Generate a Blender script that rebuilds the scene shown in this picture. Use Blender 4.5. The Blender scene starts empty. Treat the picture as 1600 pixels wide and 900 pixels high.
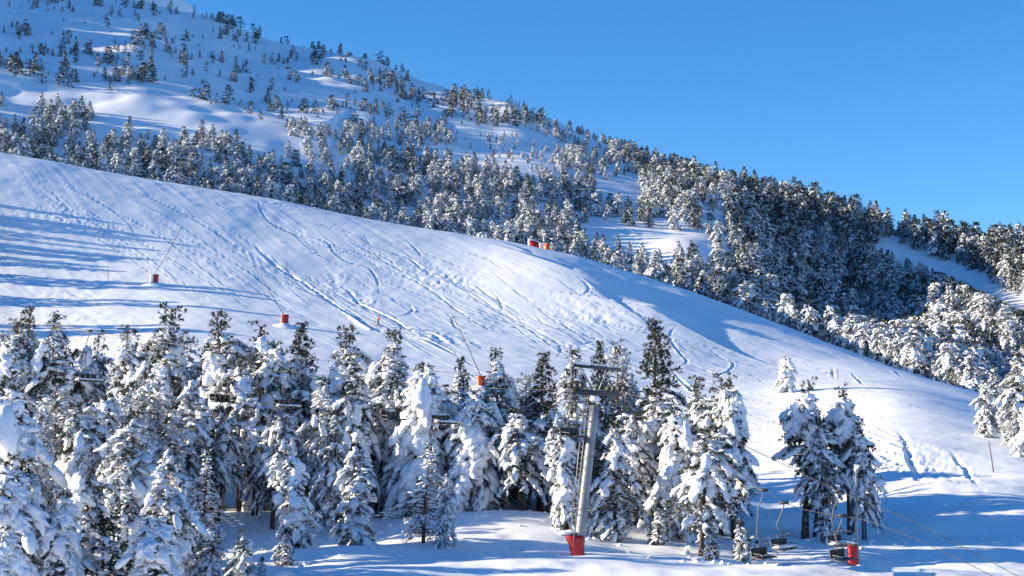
import bpy, bmesh, math, random
import numpy as np
from mathutils import Vector, Matrix, kdtree

# ------------------------------------------------------------------ camera, sky, sun, exposure
F = 2400.0                       # focal length in pixels of the 1600-pixel photograph
PITCH = math.atan(250.0 / 2400.0)
CP, SP = math.cos(PITCH), math.sin(PITCH)
SUN_EL = math.radians(15.0)
SUN_A = math.radians(-1.0)       # light travels to the right and this much away from the camera
scene = bpy.context.scene
cam_data = bpy.data.cameras.new("camera")
cam = bpy.data.objects.new("camera", cam_data)
scene.collection.objects.link(cam)
cam_data.sensor_width = 36.0
cam_data.lens = 36.0 * F / 1600.0
cam_data.clip_start = 0.5
cam_data.clip_end = 9000.0
cam.location = (0, 0, 0)
cam.rotation_euler = (math.pi / 2 + PITCH, 0, 0)
scene.camera = cam

sun_dir = Vector((-math.cos(SUN_EL) * math.cos(SUN_A), -math.cos(SUN_EL) * math.sin(SUN_A), math.sin(SUN_EL)))
world = bpy.data.worlds.new("World")
scene.world = world
world.use_nodes = True
wn = world.node_tree
bg = wn.nodes["Background"]
sky = wn.nodes.new("ShaderNodeTexSky")
sky.sky_type = 'NISHITA'
sky.sun_disc = False
sky.sun_elevation = SUN_EL
sky.sun_rotation = math.atan2(sun_dir.x, sun_dir.y)
sky.altitude = 2000
sky.air_density = 1.0
sky.dust_density = 0.0
sky.ozone_density = 4.0
hsv = wn.nodes.new("ShaderNodeHueSaturation")
hsv.inputs["Hue"].default_value = 0.502
hsv.inputs["Saturation"].default_value = 1.18
hsv.inputs["Value"].default_value = 1.0
wn.links.new(sky.outputs[0], hsv.inputs["Color"])
wn.links.new(hsv.outputs[0], bg.inputs["Color"])
bg.inputs["Strength"].default_value = 0.103
sun_data = bpy.data.lights.new("sun", 'SUN')
sun_data.energy = 5.0
sun_data.angle = math.radians(0.5)
sun_data.color = (1.0, 0.86, 0.62)
sun = bpy.data.objects.new("sun", sun_data)
sun.rotation_euler = sun_dir.to_track_quat('Z', 'Y').to_euler()
scene.collection.objects.link(sun)
scene.view_settings.view_transform = 'Standard'
scene.view_settings.look = 'None'
scene.view_settings.exposure = 1.2
scene.view_settings.gamma = 1.0
scene.cycles.max_bounces = 6
scene.cycles.diffuse_bounces = 3
scene.cycles.glossy_bounces = 2
scene.cycles.volume_bounces = 0
# ------------------------------------------------------------------ terrain as a height function
def tanel(y):
    return np.tan(PITCH + np.arctan((450.0 - np.asarray(y, float)) / F))

def X_at(x, y, Y):
    return Y * ((x - 800.0) / F) / (CP - (450.0 - y) / F * SP)

def proj(X, Y, Z):
    d = Y * CP + Z * SP
    return 800 + F * X / d, 450 - F * (-Y * SP + Z * CP) / d

XP = np.arange(-3080.0, 4700.0, 40.0)
def kl(pairs, smooth=2):
    xs, ys = zip(*pairs)
    v = np.interp(XP, xs, ys)
    k = np.array([1, 2, 3, 2, 1.0]); k /= k.sum()
    for _ in range(smooth):
        v = np.convolve(np.pad(v, 2, mode='edge'), k, mode='valid')
    return v

def z_of(yk, Yk):
    return Yk * tanel(yk)

one = np.ones_like(XP)
lines = [(12 * one, -9.5 * one), (40 * one, -7.9 * one)]
lefty = [(-3000, 1300), (-1500, 1060)]
def near(Y, *p):
    xs = (-3000, -600, 0, 300, 600, 900, 1200, 1400, 1600, 2200, 4600)
    lines.append((Y * one, z_of(kl(list(zip(xs, p)), 1), Y)))
near(60, 990, 1000, 1015, 990, 965, 955, 962, 970, 975, 1000, 1040)
near(76, 940, 945, 950, 925, 903, 896, 905, 916, 915, 950, 1000)
near(88, 890, 900, 902, 868, 852, 853, 868, 880, 872, 920, 980)
near(100, 830, 860, 860, 815, 806, 812, 830, 826, 815, 880, 950)
near(118, 740, 790, 800, 765, 765, 775, 784, 752, 745, 830, 920)
near(145, 620, 700, 722, 692, 706, 715, 716, 674, 690, 780, 890)
near(185, 470, 590, 622, 592, 620, 642, 656, 624, 664, 745, 860)
Yc = kl([(-3000, 330), (0, 330), (400, 336), (700, 334), (900, 326), (1200, 305), (1400, 275), (1600, 240), (2200, 230), (4600, 230)])
yc = kl([(-3000, -60), (-600, 165), (-100, 228), (0, 245), (200, 280), (400, 311), (600, 350), (800, 380), (900, 400), (1000, 431), (1100, 462), (1200, 500), (1300, 538), (1400, 575), (1500, 607), (1600, 640), (2200, 740), (4600, 860)], 1)
Ym = 185 + 0.5 * (Yc - 185)
ym = kl([(-3000, 160), (-600, 370), (0, 441), (300, 448), (600, 482), (900, 522), (1200, 576), (1400, 598), (1600, 650), (2200, 743), (4600, 860)], 1)
Zc = z_of(yc, Yc)
lines += [(Ym, z_of(ym, Ym)), (Yc, Zc)]
Ys = kl([(-3000, 950), (-600, 950), (200, 900), (400, 860), (600, 800), (800, 720), (1000, 640), (1200, 560), (1400, 530), (1600, 500), (2200, 480), (4600, 480)])
ys = kl([(-3000, -150), (-600, -180), (-200, -50), (0, -8), (200, 9), (245, 22), (340, 50), (370, 64), (450, 83), (540, 94), (600, 115), (640, 132), (740, 159), (800, 172), (850, 189), (900, 209), (950, 228), (1000, 245), (1100, 278), (1200, 311), (1300, 334), (1400, 358), (1500, 387), (1600, 400), (2200, 470), (4600, 560)], 0)
Zs = z_of(ys, Ys)
Yg = Yc + 32
Zg = Zc - 3.0
lines.append((Yg, Zg))
for fr in (0.25, 0.5, 0.75):
    Yk = Yg + (Ys - Yg) * fr
    lines.append((Yk, Zg + (Zs - Zg) * (fr + 0.05 * math.sin(fr * math.pi))))
lines += [(Ys, Zs), (Ys + 140, Zs - 22), (2700 * one, Zs * 0.2 - 60)]
KY = np.array([l[0] for l in lines]); KZ = np.array([l[1] for l in lines])
YT = np.arange(12.0, 2701.0, 1.0)

def pchip(x, y, xq):
    h = np.diff(x); d = np.diff(y) / h
    m = np.zeros_like(y)
    w1 = 2 * h[1:] + h[:-1]; w2 = h[1:] + 2 * h[:-1]
    same = d[:-1] * d[1:] > 0
    with np.errstate(divide='ignore', invalid='ignore'):
        hm = (w1 + w2) / (w1 / d[:-1] + w2 / d[1:])
    m[1:-1] = np.where(same, hm, 0)
    m[0], m[-1] = d[0], d[-1]
    i = np.clip(np.searchsorted(x, xq) - 1, 0, len(x) - 2)
    t = (xq - x[i]) / h[i]
    return ((1 + 2 * t) * (1 - t) ** 2 * y[i] + t * (1 - t) ** 2 * h[i] * m[i]
            + t * t * (3 - 2 * t) * y[i + 1] + t * t * (t - 1) * h[i] * m[i + 1])

TAB = np.stack([pchip(KY[:, j], KZ[:, j], YT) for j in range(len(XP))])
# soften the kinks that the stations leave
kk = np.array([1, 3, 5, 6, 5, 3, 1.0]); kk /= kk.sum()
TAB = np.apply_along_axis(lambda v: np.convolve(np.pad(v, 3, mode='edge'), kk, mode='valid'), 1, TAB)

def cr(p0, p1, p2, p3, t):
    return p1 + 0.5 * t * (p2 - p0 + t * (2 * p0 - 5 * p1 + 4 * p2 - p3 + t * (3 * (p1 - p2) + p3 - p0)))

def look(xp, Y):
    a = np.clip((xp - XP[0]) / 40.0, 1, len(XP) - 3.001)
    b = np.clip(Y - YT[0], 1, len(YT) - 3.001)
    i = a.astype(int); j = b.astype(int); ta = a - i; tb = b - j
    r = [cr(TAB[i + k, j - 1], TAB[i + k, j], TAB[i + k, j + 1], TAB[i + k, j + 2], tb) for k in (-1, 0, 1, 2)]
    return cr(*r, ta)

def hash2(i, j, seed):
    n = (i * 374761393 + j * 668265263 + seed * 974634777) & 0xffffffff
    n = ((n ^ (n >> 13)) * 1274126177) & 0xffffffff
    return ((n ^ (n >> 16)) & 0xffff) / 65535.0

def vnoise(x, y, seed=0):
    xi = np.floor(x).astype(np.int64); yi = np.floor(y).astype(np.int64)
    tx = x - xi; ty = y - yi
    tx = tx * tx * tx * (tx * (tx * 6 - 15) + 10); ty = ty * ty * ty * (ty * (ty * 6 - 15) + 10)
    a = hash2(xi, yi, seed); b = hash2(xi + 1, yi, seed); c = hash2(xi, yi + 1, seed); d = hash2(xi + 1, yi + 1, seed)
    return ((a * (1 - tx) + b * tx) * (1 - ty) + (c * (1 - tx) + d * tx) * ty) * 2 - 1

def fbm(x, y, seed, octs=3):
    s = 0; a = 1.0
    for o in range(octs):
        s = s + a * vnoise(x * 2 ** o + 17.3 * o, y * 2 ** o - 9.1 * o, seed + o)
        a *= 0.5
    return s

def sstep(x, a, b):
    t = np.clip((x - a) / (b - a), 0, 1)
    return t * t * (3 - 2 * t)

T60 = math.tan(math.radians(58)); C60 = math.cos(math.radians(58))
CA, SA = math.cos(SUN_A), math.sin(SUN_A)
# unseen spur added left of the frame, crest shaped to shade the upper slope
DOME_H = 0.0
SHADE_SPUR_T = -380.0
SHADE_SPUR = [(-2000, -200), (400, -100), (440, 95), (466, 150), (478, 164), (486, 174), (510, 186), (541, 200), (588, 217), (612, 229), (669, 242), (724, 264), (800, 300), (960, 340), (1100, 335), (1150, 325), (2400, 200)]
CHOP = []
HUMPS = []     # (X0, Y0, X1, Y1, height, half width up-sun, half width down-sun)

def seg_dist(X, Y, x0, y0, x1, y1):
    dx, dy = x1 - x0, y1 - y0
    L2 = dx * dx + dy * dy + 1e-9
    t = np.clip(((X - x0) * dx + (Y - y0) * dy) / L2, 0, 1)
    return np.hypot(X - x0 - t * dx, Y - y0 - t * dy), t, (X - x0) * dy - (Y - y0) * dx

def T(X, Y, spur=True, noise=True):
    X = np.asarray(X, float); Y = np.asarray(Y, float)
    r = np.hypot(X, Y) + 1e-6
    front = (Y > 0) & (np.abs(X) <= T60 * Y * 1.0001)
    Yf = np.where(front, Y, 1.0)
    Z = look(np.where(front, 800 + F * X / Yf, 800), Yf)
    if not front.all():
        th = np.degrees(np.arctan2(X, Y)) % 360
        w = sstep(th, 58, 302)
        Ye = r * C60
        zl = look(np.full_like(X, 800 - F * T60), Ye); zr = look(np.full_like(X, 800 + F * T60), Ye)
        Z = np.where(front, Z, zr * (1 - w) + zl * w)
    t = X * CA + Y * SA; s = -X * SA + Y * CA
    if spur:
        hs = np.interp(s, [p[0] for p in SHADE_SPUR], [p[1] for p in SHADE_SPUR])
        # flanks fall away on both sides of the added crest
        sp = hs - np.abs(t - SHADE_SPUR_T) * 0.75
        Z = np.maximum(Z, sp)
    # far summit dome that still catches the sun
    Z = Z + DOME_H * np.exp(-(((X + 246) / 66) ** 2 + ((Y - 1130) / 90) ** 2))
    xp = 800 + F * X / np.maximum(Y, 5)
    for (x0, y0, x1, y1, h, wa, wb) in HUMPS:
        d, tt, sd = seg_dist(X, Y, x0, y0, x1, y1)
        w = np.where(sd * 1.0 > 0, wb, wa)
        Z = Z + h * np.exp(-(d / w) ** 2)
    if noise:
        hill = sstep(Y, 330, 420)
        Z = Z + hill * (2.2 * fbm(X / 55, Y / 70, 3, 3) + 0.5 * vnoise(X / 9, Y / 12, 8)) * sstep(Y, 330, 470)
        fore = (1 - sstep(Y, 105, 150)) * sstep(Y, 20, 55)
        Z = Z + fore * (0.62 * vnoise(X / 11 + 3, Y / 6.0, 21) + 0.24 * vnoise(X / 5.1, Y / 3.1, 5) + 0.05 * vnoise(X / 1.1, Y / 0.9, 6))
        right = sstep(xp, 1150, 1300)
        Z = Z + (1 - hill) * (0.35 * vnoise(X / 26, Y / 30, 31) + 0.10 * vnoise(X / 7, Y / 9, 11) + 0.035 * vnoise(X / 2.2, Y / 2.4, 12))
        # broken snow: ploughed and trampled patches
        for (cx, cy, rx, ry, am) in CHOP:
            w = np.exp(-(((X - cx) / rx) ** 2 + ((Y - cy) / ry) ** 2))
            Z = Z + np.where(w > 0.02, am * 0.36 * w * (vnoise(X / 0.6, Y / 0.9, 41) + 0.8 * vnoise(X / 1.4 + Y / 5, Y / 3.0, 42)), 0)
        # faint grooming streaks running down the piste
        gr = sstep(Y, 165, 200) * (1 - sstep(Y, 330, 345))
        Z = Z + gr * (0.016 * vnoise((X + 0.62 * Y) / 1.5, (Y - 0.4 * X) / 26, 51) + 0.012 * vnoise((X + 0.62 * Y) / 0.7, (Y - 0.4 * X) / 18, 52))
    return Z

def hit(x, y, Y0=40.0, Y1=1000.0, n=2400, far=False):
    """first point of the ground on the ray through a picture point"""
    Y = np.linspace(Y0, Y1, n)
    X = X_at(x, y, Y); Z = Y * float(tanel(y))
    g = T(X, Y) - Z
    k = np.nonzero(g >= 0)[0]
    if len(k) == 0:
        return None
    i = k[0]
    if i == 0:
        return float(X[0]), float(Y[0]), float(T(X[:1], Y[:1])[0])
    w = g[i - 1] / (g[i - 1] - g[i])
    Yh = Y[i - 1] + w * (Y[i] - Y[i - 1])
    Xh = X_at(x, y, Yh)
    return float(Xh), float(Yh), float(T(np.array([Xh]), np.array([Yh]))[0])

# swells on the piste and a hollow in the wood, shaped to bring shade
def pix_hump(pts, h, wa, wb):
    g = [hit(x, y, Y0=100, Y1=340) for x, y in pts]
    return [(g[i][0], g[i][1], g[i + 1][0], g[i + 1][1], h, wa, wb) for i in range(len(g) - 1)]
_h = pix_hump([(1000, 496), (905, 448)], 1.7, 19, 8) + pix_hump([(905, 452), (838, 408)], 1.0, 15, 8) + pix_hump([(1150, 528), (1030, 505)], 1.1, 12, 5)
HUMPS += _h
HUMPS += [(-66, 450, -64, 500, 5.0, 38, 17), (84, 380, 110, 475, -15.0, 27, 27), (50, 372, 66, 490, 6.0, 20, 12)]  # added: sun-catching swell at left, hollow and ridge that shade the wood

DOME_H = 1130 * float(tanel(2.5)) - float(T(np.array([-250.0]), np.array([1130.0]), noise=False)[0])
for (x, y, rx, ry, am) in [(90, 338, 8, 4, .1), (50, 345, 8, 5, .1), (110, 460, 7, 5, .14), (60, 500, 12, 6, .12), (660, 430, 7, 6, .14), (700, 440, 6, 6, .14), (925, 498, 5, 4, .2), (905, 542, 5, 4, .2), (690, 530, 5, 4, .25), (640, 515, 6, 4, .18),
                          (565, 470, 4, 6, .2), (440, 320, 5, 6, .12), (1075, 598, 4, 4, .2), (780, 505, 6, 5, .08), (520, 440, 3, 6, .16), (1240, 690, 12, 8, .07), (1440, 700, 8, 8, .07), (890, 470, 5, 5, .12)]:
    q_ = hit(x, y, Y0=100, Y1=340)
    if q_: CHOP.append((q_[0], q_[1], rx, ry, am))
# ------------------------------------------------------------------ materials
def new_mat(name, color, rough=0.8, metal=0.0):
    m = bpy.data.materials.new(name)
    m.use_nodes = True
    b = m.node_tree.nodes["Principled BSDF"]
    b.inputs["Base Color"].default_value = (*color, 1)
    b.inputs["Roughness"].default_value = rough
    b.inputs["Metallic"].default_value = metal
    return m, m.node_tree, b

def noise_bump(nt, b, scales, strength, dist, coord="Object"):
    """fine relief: sum of noise octaves into a bump"""
    tc = nt.nodes.new("ShaderNodeTexCoord")
    prev = None
    for sc_, am in scales:
        n = nt.nodes.new("ShaderNodeTexNoise")
        n.inputs["Scale"].default_value = sc_
        n.inputs["Detail"].default_value = 3.0
        nt.links.new(tc.outputs[coord], n.inputs["Vector"])
        mu = nt.nodes.new("ShaderNodeMath"); mu.operation = 'MULTIPLY'; mu.inputs[1].default_value = am
        nt.links.new(n.outputs[0], mu.inputs[0])
        if prev is None:
            prev = mu
        else:
            ad = nt.nodes.new("ShaderNodeMath"); ad.operation = 'ADD'
            nt.links.new(prev.outputs[0], ad.inputs[0]); nt.links.new(mu.outputs[0], ad.inputs[1])
            prev = ad
    bp = nt.nodes.new("ShaderNodeBump")
    bp.inputs["Strength"].default_value = strength
    bp.inputs["Distance"].default_value = dist
    nt.links.new(prev.outputs[0], bp.inputs["Height"])
    nt.links.new(bp.outputs[0], b.inputs["Normal"])

def color_noise(nt, b, scale, c0, c1, lo=0.35, hi=0.65, coord="Object", detail=4.0):
    tc = nt.nodes.new("ShaderNodeTexCoord")
    n = nt.nodes.new("ShaderNodeTexNoise"); n.inputs["Scale"].default_value = scale; n.inputs["Detail"].default_value = detail
    nt.links.new(tc.outputs[coord], n.inputs["Vector"])
    r = nt.nodes.new("ShaderNodeValToRGB")
    r.color_ramp.elements[0].position = lo; r.color_ramp.elements[0].color = (*c0, 1)
    r.color_ramp.elements[1].position = hi; r.color_ramp.elements[1].color = (*c1, 1)
    nt.links.new(n.outputs[0], r.inputs[0]); nt.links.new(r.outputs[0], b.inputs["Base Color"])

M_snow, nt, b = new_mat("snow_ground", (0.80, 0.84, 0.90), 0.65)
color_noise(nt, b, 0.05, (0.86, 0.89, 0.93), (0.90, 0.92, 0.95), 0.3, 0.7)
noise_bump(nt, b, [(1.1, 0.6), (4.0, 0.35)], 0.35, 0.10)
b.inputs["Specular IOR Level"].default_value = 0.25

# ------------------------------------------------------------------ helpers for objects
def link(o):
    scene.collection.objects.link(o)
    return o

def mesh_obj(name, verts, faces, mats, parent=None, smooth=False, fmat=None):
    me = bpy.data.meshes.new(name)
    verts = np.asarray(verts, np.float32)
    if isinstance(faces, np.ndarray):
        k = faces.shape[1]; nf = len(faces)
        me.vertices.add(len(verts)); me.vertices.foreach_set("co", verts.ravel())
        me.loops.add(nf * k); me.loops.foreach_set("vertex_index", faces.astype(np.int32).ravel())
        me.polygons.add(nf); me.polygons.foreach_set("loop_start", np.arange(0, nf * k, k, dtype=np.int32))
        me.polygons.foreach_set("loop_total", np.full(nf, k, np.int32))
        me.update(calc_edges=True)
    else:
        me.from_pydata([tuple(map(float, v)) for v in verts], [], faces)
    for m in mats:
        me.materials.append(m)
    if fmat is not None:
        me.polygons.foreach_set("material_index", np.asarray(fmat, np.int32))
    if smooth:
        me.polygons.foreach_set("use_smooth", np.ones(len(me.polygons), bool))
    me.update()
    o = bpy.data.objects.new(name, me)
    link(o)
    if parent is not None:
        o.parent = parent
    return o

def tag(o, label=None, cat=None, group=None, kind=None):
    if label: o["label"] = label
    if cat: o["category"] = cat
    if group: o["group"] = group
    if kind: o["kind"] = kind
    return o

def empty(name, loc, rz=0.0):
    o = bpy.data.objects.new(name, None)
    link(o)
    o.location = loc; o.rotation_euler = (0, 0, rz)
    o.empty_display_size = 0.5
    return o

# ------------------------------------------------------------------ ski tracks, pressed into the ground itself
# polylines in picture points, found on the ground by casting rays: (width m, depth m, berm m, points)
TRACKS = [
    (0.5, 0.22, 0.12, [(404, 313), (408, 330), (425, 350), (450, 362), (480, 370), (510, 378), (522, 395), (545, 410), (575, 418), (590, 440), (592, 460)]),
    (0.5, 0.2, 0.12, [(412, 340), (440, 356), (470, 372), (486, 385)]),
    (0.5, 0.22, 0.12, [(568, 365), (580, 382), (605, 392), (640, 405), (660, 420), (690, 432), (705, 445)]),
    (0.5, 0.2, 0.12, [(540, 372), (560, 385), (590, 398), (612, 408), (620, 430)]),
    (0.6, 0.25, 0.14, [(640, 380), (655, 395), (658, 400)]),
    (0.5, 0.22, 0.12, [(590, 410), (620, 425), (650, 440), (685, 462), (720, 488), (765, 515), (800, 522), (850, 535), (875, 540)]),
    (0.5, 0.25, 0.14, [(765, 452), (780, 468), (785, 485), (778, 480)]),
    (0.5, 0.2, 0.12, [(700, 432), (740, 445), (765, 462), (800, 482), (822, 497)]),
    (0.5, 0.22, 0.12, [(820, 495), (825, 512), (850, 525), (870, 535), (876, 548), (870, 560)]),
    (0.5, 0.22, 0.12, [(888, 508), (886, 512), (905, 520), (930, 528), (960, 535)]),
    (0.5, 0.22, 0.12, [(835, 488), (850, 505), (880, 515), (930, 525), (990, 540)]),
    (0.45, 0.3, 0.14, [(1060, 505), (1048, 520), (1050, 535), (1062, 552), (1073, 565), (1060, 575)]),
    (0.45, 0.3, 0.14, [(1105, 540), (1128, 560), (1145, 567), (1140, 578), (1122, 588), (1130, 600)]),
    (0.45, 0.2, 0.12, [(1040, 562), (1080, 570), (1110, 582), (1122, 588)]),
    (0.6, 0.2, 0.12, [(1050, 580), (1070, 600), (1095, 618), (1150, 630)]),
    (1.0, 0.3, 0.35, [(395, 380), (430, 415), (470, 440), (500, 460), (530, 480), (560, 500), (585, 515), (620, 520), (660, 530), (700, 548), (725, 560)]),
    (0.9, 0.3, 0.25, [(520, 440), (545, 455), (562, 475), (590, 488), (615, 500), (640, 515), (670, 520), (690, 532), (720, 550)]),
    (0.6, 0.25, 0.15, [(620, 494), (635, 492), (645, 485), (640, 478)]),
    (0.5, 0.2, 0.1, [(705, 495), (712, 512), (730, 520)]),
    (0.4, 0.1, 0.08, [(300, 330), (360, 360), (420, 400), (470, 440), (520, 470), (560, 492)]),
    (0.4, 0.1, 0.08, [(230, 300), (300, 340), (380, 395), (450, 450), (500, 490)]),
    (0.4, 0.1, 0.08, [(120, 275), (200, 310), (270, 345), (350, 400), (420, 450), (490, 500)]),
    (0.4, 0.1, 0.08, [(0, 255), (80, 280), (160, 320), (250, 370), (330, 430), (400, 480)]),
    (0.4, 0.1, 0.08, [(0, 275), (60, 300), (140, 345), (220, 395), (300, 450), (340, 480)]),
    (0.4, 0.12, 0.08, [(30, 270), (70, 292), (110, 330), (150, 380)]),
    (0.4, 0.1, 0.08, [(60, 262), (130, 300), (190, 340), (215, 372), (222, 390)]),
    (0.5, 0.15, 0.1, [(240, 262), (320, 292), (400, 320)]),
    (0.6, 0.2, 0.1, [(900, 430), (920, 450), (905, 465)]),
    (0.8, 0.25, 0.15, [(915, 500), (930, 498), (960, 500)]),
    (0.8, 0.25, 0.15, [(905, 540), (925, 535), (940, 538)]),
    (0.5, 0.18, 0.1, [(1150, 640), (1250, 665), (1330, 695), (1400, 720), (1480, 745), (1560, 770)]),
    (0.5, 0.18, 0.1, [(1180, 630), (1270, 655), (1350, 680), (1430, 705), (1520, 730)]),
    (0.5, 0.18, 0.1, [(1200, 660), (1300, 690), (1380, 712), (1450, 735), (1500, 760)]),
    (0.5, 0.18, 0.1, [(1190, 610), (1240, 622), (1290, 640), (1340, 660), (1420, 690)]),
    (0.5, 0.18, 0.1, [(1180, 690), (1280, 715), (1400, 735), (1540, 768), (1600, 775)]),
    (0.8, 0.3, 0.15, [(1402, 672), (1415, 690), (1422, 715), (1432, 735), (1445, 752)]),
    (0.5, 0.2, 0.1, [(1480, 700), (1510, 735), (1530, 760)]),
    (0.5, 0.2, 0.1, [(1330, 580), (1345, 598), (1356, 604)]),
    (0.5, 0.2, 0.1, [(1300, 575), (1302, 590)]),
    (0.5, 0.15, 0.1, [(1390, 575), (1410, 590)]),
    (0.4, 0.14, 0.08, [(560, 372), (600, 384), (650, 392), (700, 410), (745, 428), (790, 445)]),
    (0.4, 0.14, 0.08, [(660, 372), (700, 386), (740, 398), (780, 412), (830, 432)]),
    (0.4, 0.14, 0.08, [(330, 308), (338, 318), (360, 328), (390, 334)]),
    (0.4, 0.14, 0.08, [(430, 330), (500, 352), (560, 366), (620, 384)]),
    (0.4, 0.14, 0.08, [(640, 500), (700, 520), (760, 548), (800, 560), (850, 566)]),
    (0.4, 0.14, 0.08, [(700, 470), (760, 492), (820, 508), (880, 524), (940, 548), (1000, 560)]),
    (0.4, 0.12, 0.08, [(860, 430), (930, 452), (1000, 470), (1060, 490), (1110, 500)]),
    (0.4, 0.12, 0.08, [(880, 455), (950, 478), (1040, 505), (1120, 525), (1210, 545)]),
    (0.4, 0.12, 0.08, [(850, 470), (930, 500), (1010, 520), (1100, 540), (1180, 560), (1260, 575)]),
    (0.4, 0.12, 0.08, [(1040, 530), (1120, 556), (1200, 580), (1290, 600), (1400, 628), (1500, 655)]),
    (0.4, 0.12, 0.08, [(1090, 600), (1160, 622), (1250, 640), (1340, 668), (1440, 700), (1530, 722)]),
    (0.4, 0.12, 0.08, [(520, 478), (580, 500), (640, 530), (700, 560)]),
    (0.4, 0.12, 0.08, [(540, 405), (580, 430), (640, 455), (700, 478), (740, 500)]),
    (0.4, 0.14, 0.08, [(1250, 560), (1270, 575), (1300, 585), (1340, 600)]),
    (0.4, 0.14, 0.08, [(1200, 675), (1290, 702), (1390, 728), (1480, 752)]),
    (0.35, 0.1, 0.06, [(180, 285), (260, 320), (340, 365), (420, 415), (500, 465), (540, 495)]),
    (0.35, 0.1, 0.06, [(60, 290), (130, 325), (210, 370), (280, 412), (350, 455), (400, 490)]),
    (0.35, 0.1, 0.06, [(0, 300), (70, 330), (150, 372), (220, 415), (300, 465)]),
    (0.35, 0.1, 0.06, [(150, 275), (240, 312), (330, 358), (400, 405), (470, 452)]),
]

def smooth_line(pts, step=0.45):
    """pts: ground points; Catmull-Rom resampled"""
    P = np.array(pts, float)
    P = np.vstack([2 * P[0] - P[1], P, 2 * P[-1] - P[-2]])
    out = []
    for i in range(1, len(P) - 2):
        L = np.linalg.norm(P[i + 1] - P[i]); n = max(2, int(L / step))
        t = np.linspace(0, 1, n, endpoint=False)[:, None]
        out.append(cr(P[i - 1], P[i], P[i + 1], P[i + 2], t))
    out.append(P[-2:-1])
    return np.vstack(out)

def more_tracks():
    """free turns down the open face and straight traverses low on the right"""
    r = random.Random(5); out = []
    for k in range(44):
        x = r.uniform(380, 900); y = float(np.interp(x, XP, yc)) + r.uniform(8, 120)
        n = r.randint(7, 20); ph = r.uniform(0, 6); am = r.uniform(3, 9); L = []
        sx = r.uniform(14, 24); sy = sx * r.uniform(0.38, 0.62)
        for i in range(n):
            L.append((x + am * 0.9 * math.sin(i * 0.85 + ph), y + am * 0.45 * math.cos(i * 0.85 + ph))); x += sx; y += sy
        out.append((r.uniform(0.35, 0.45), r.uniform(0.08, 0.16), 0.08, L))
    for k in range(22):
        x = r.uniform(1000, 1330); y = 520 + (x - 1000) * 0.3 + r.uniform(10, 110)
        n = r.randint(4, 9); m = r.uniform(0.22, 0.34); L = []
        for i in range(n):
            L.append((x, y)); x += r.uniform(30, 45); y += 36 * m + r.uniform(-2, 2)
        out.append((0.4, r.uniform(0.06, 0.13), 0.06, L))
    for k in range(12):
        x = r.uniform(-20, 350); y = float(np.interp(x, XP, yc)) + r.uniform(5, 60)
        n = r.randint(4, 9); L = []
        for i in range(n):
            L.append((x, y)); x += r.uniform(34, 46); y += r.uniform(22, 29)
        out.append((0.35, r.uniform(0.05, 0.1), 0.05, L))
    for k in range(8):      # foot marks, short marks across the fall line
        x = r.uniform(420, 1150); y = float(np.interp(x, XP, yc)) + r.uniform(20, 150)
        out.append((0.5, 0.2, 0.08, [(x, y), (x + r.uniform(4, 14), y + r.uniform(-3, 5)), (x + r.uniform(14, 22), y + r.uniform(-2, 10))]))
    return out

def build_tracks():
    pts, par = [], []
    TRACKS.extend(more_tracks())
    for (w, dep, berm, line) in TRACKS:
        g = [hit(x, y, Y0=60, Y1=345, n=900) for x, y in line]
        g = [(a[0], a[1]) for a in g if a is not None]
        if len(g) < 2:
            continue
        S = smooth_line(g)
        tan = np.gradient(S, axis=0); tan /= np.linalg.norm(tan, axis=1)[:, None] + 1e-9
        n = len(S); e = np.minimum(np.arange(n), np.arange(n)[::-1]) / max(1.0, min(40, n / 2.2))
        e = np.clip(e, 0, 1)
        for k in range(n):
            pts.append((S[k, 0], S[k, 1])); par.append((w * 0.62, dep * 1.25 * e[k], berm * 0.85 * e[k], tan[k, 0], tan[k, 1]))
    return pts, par

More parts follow.
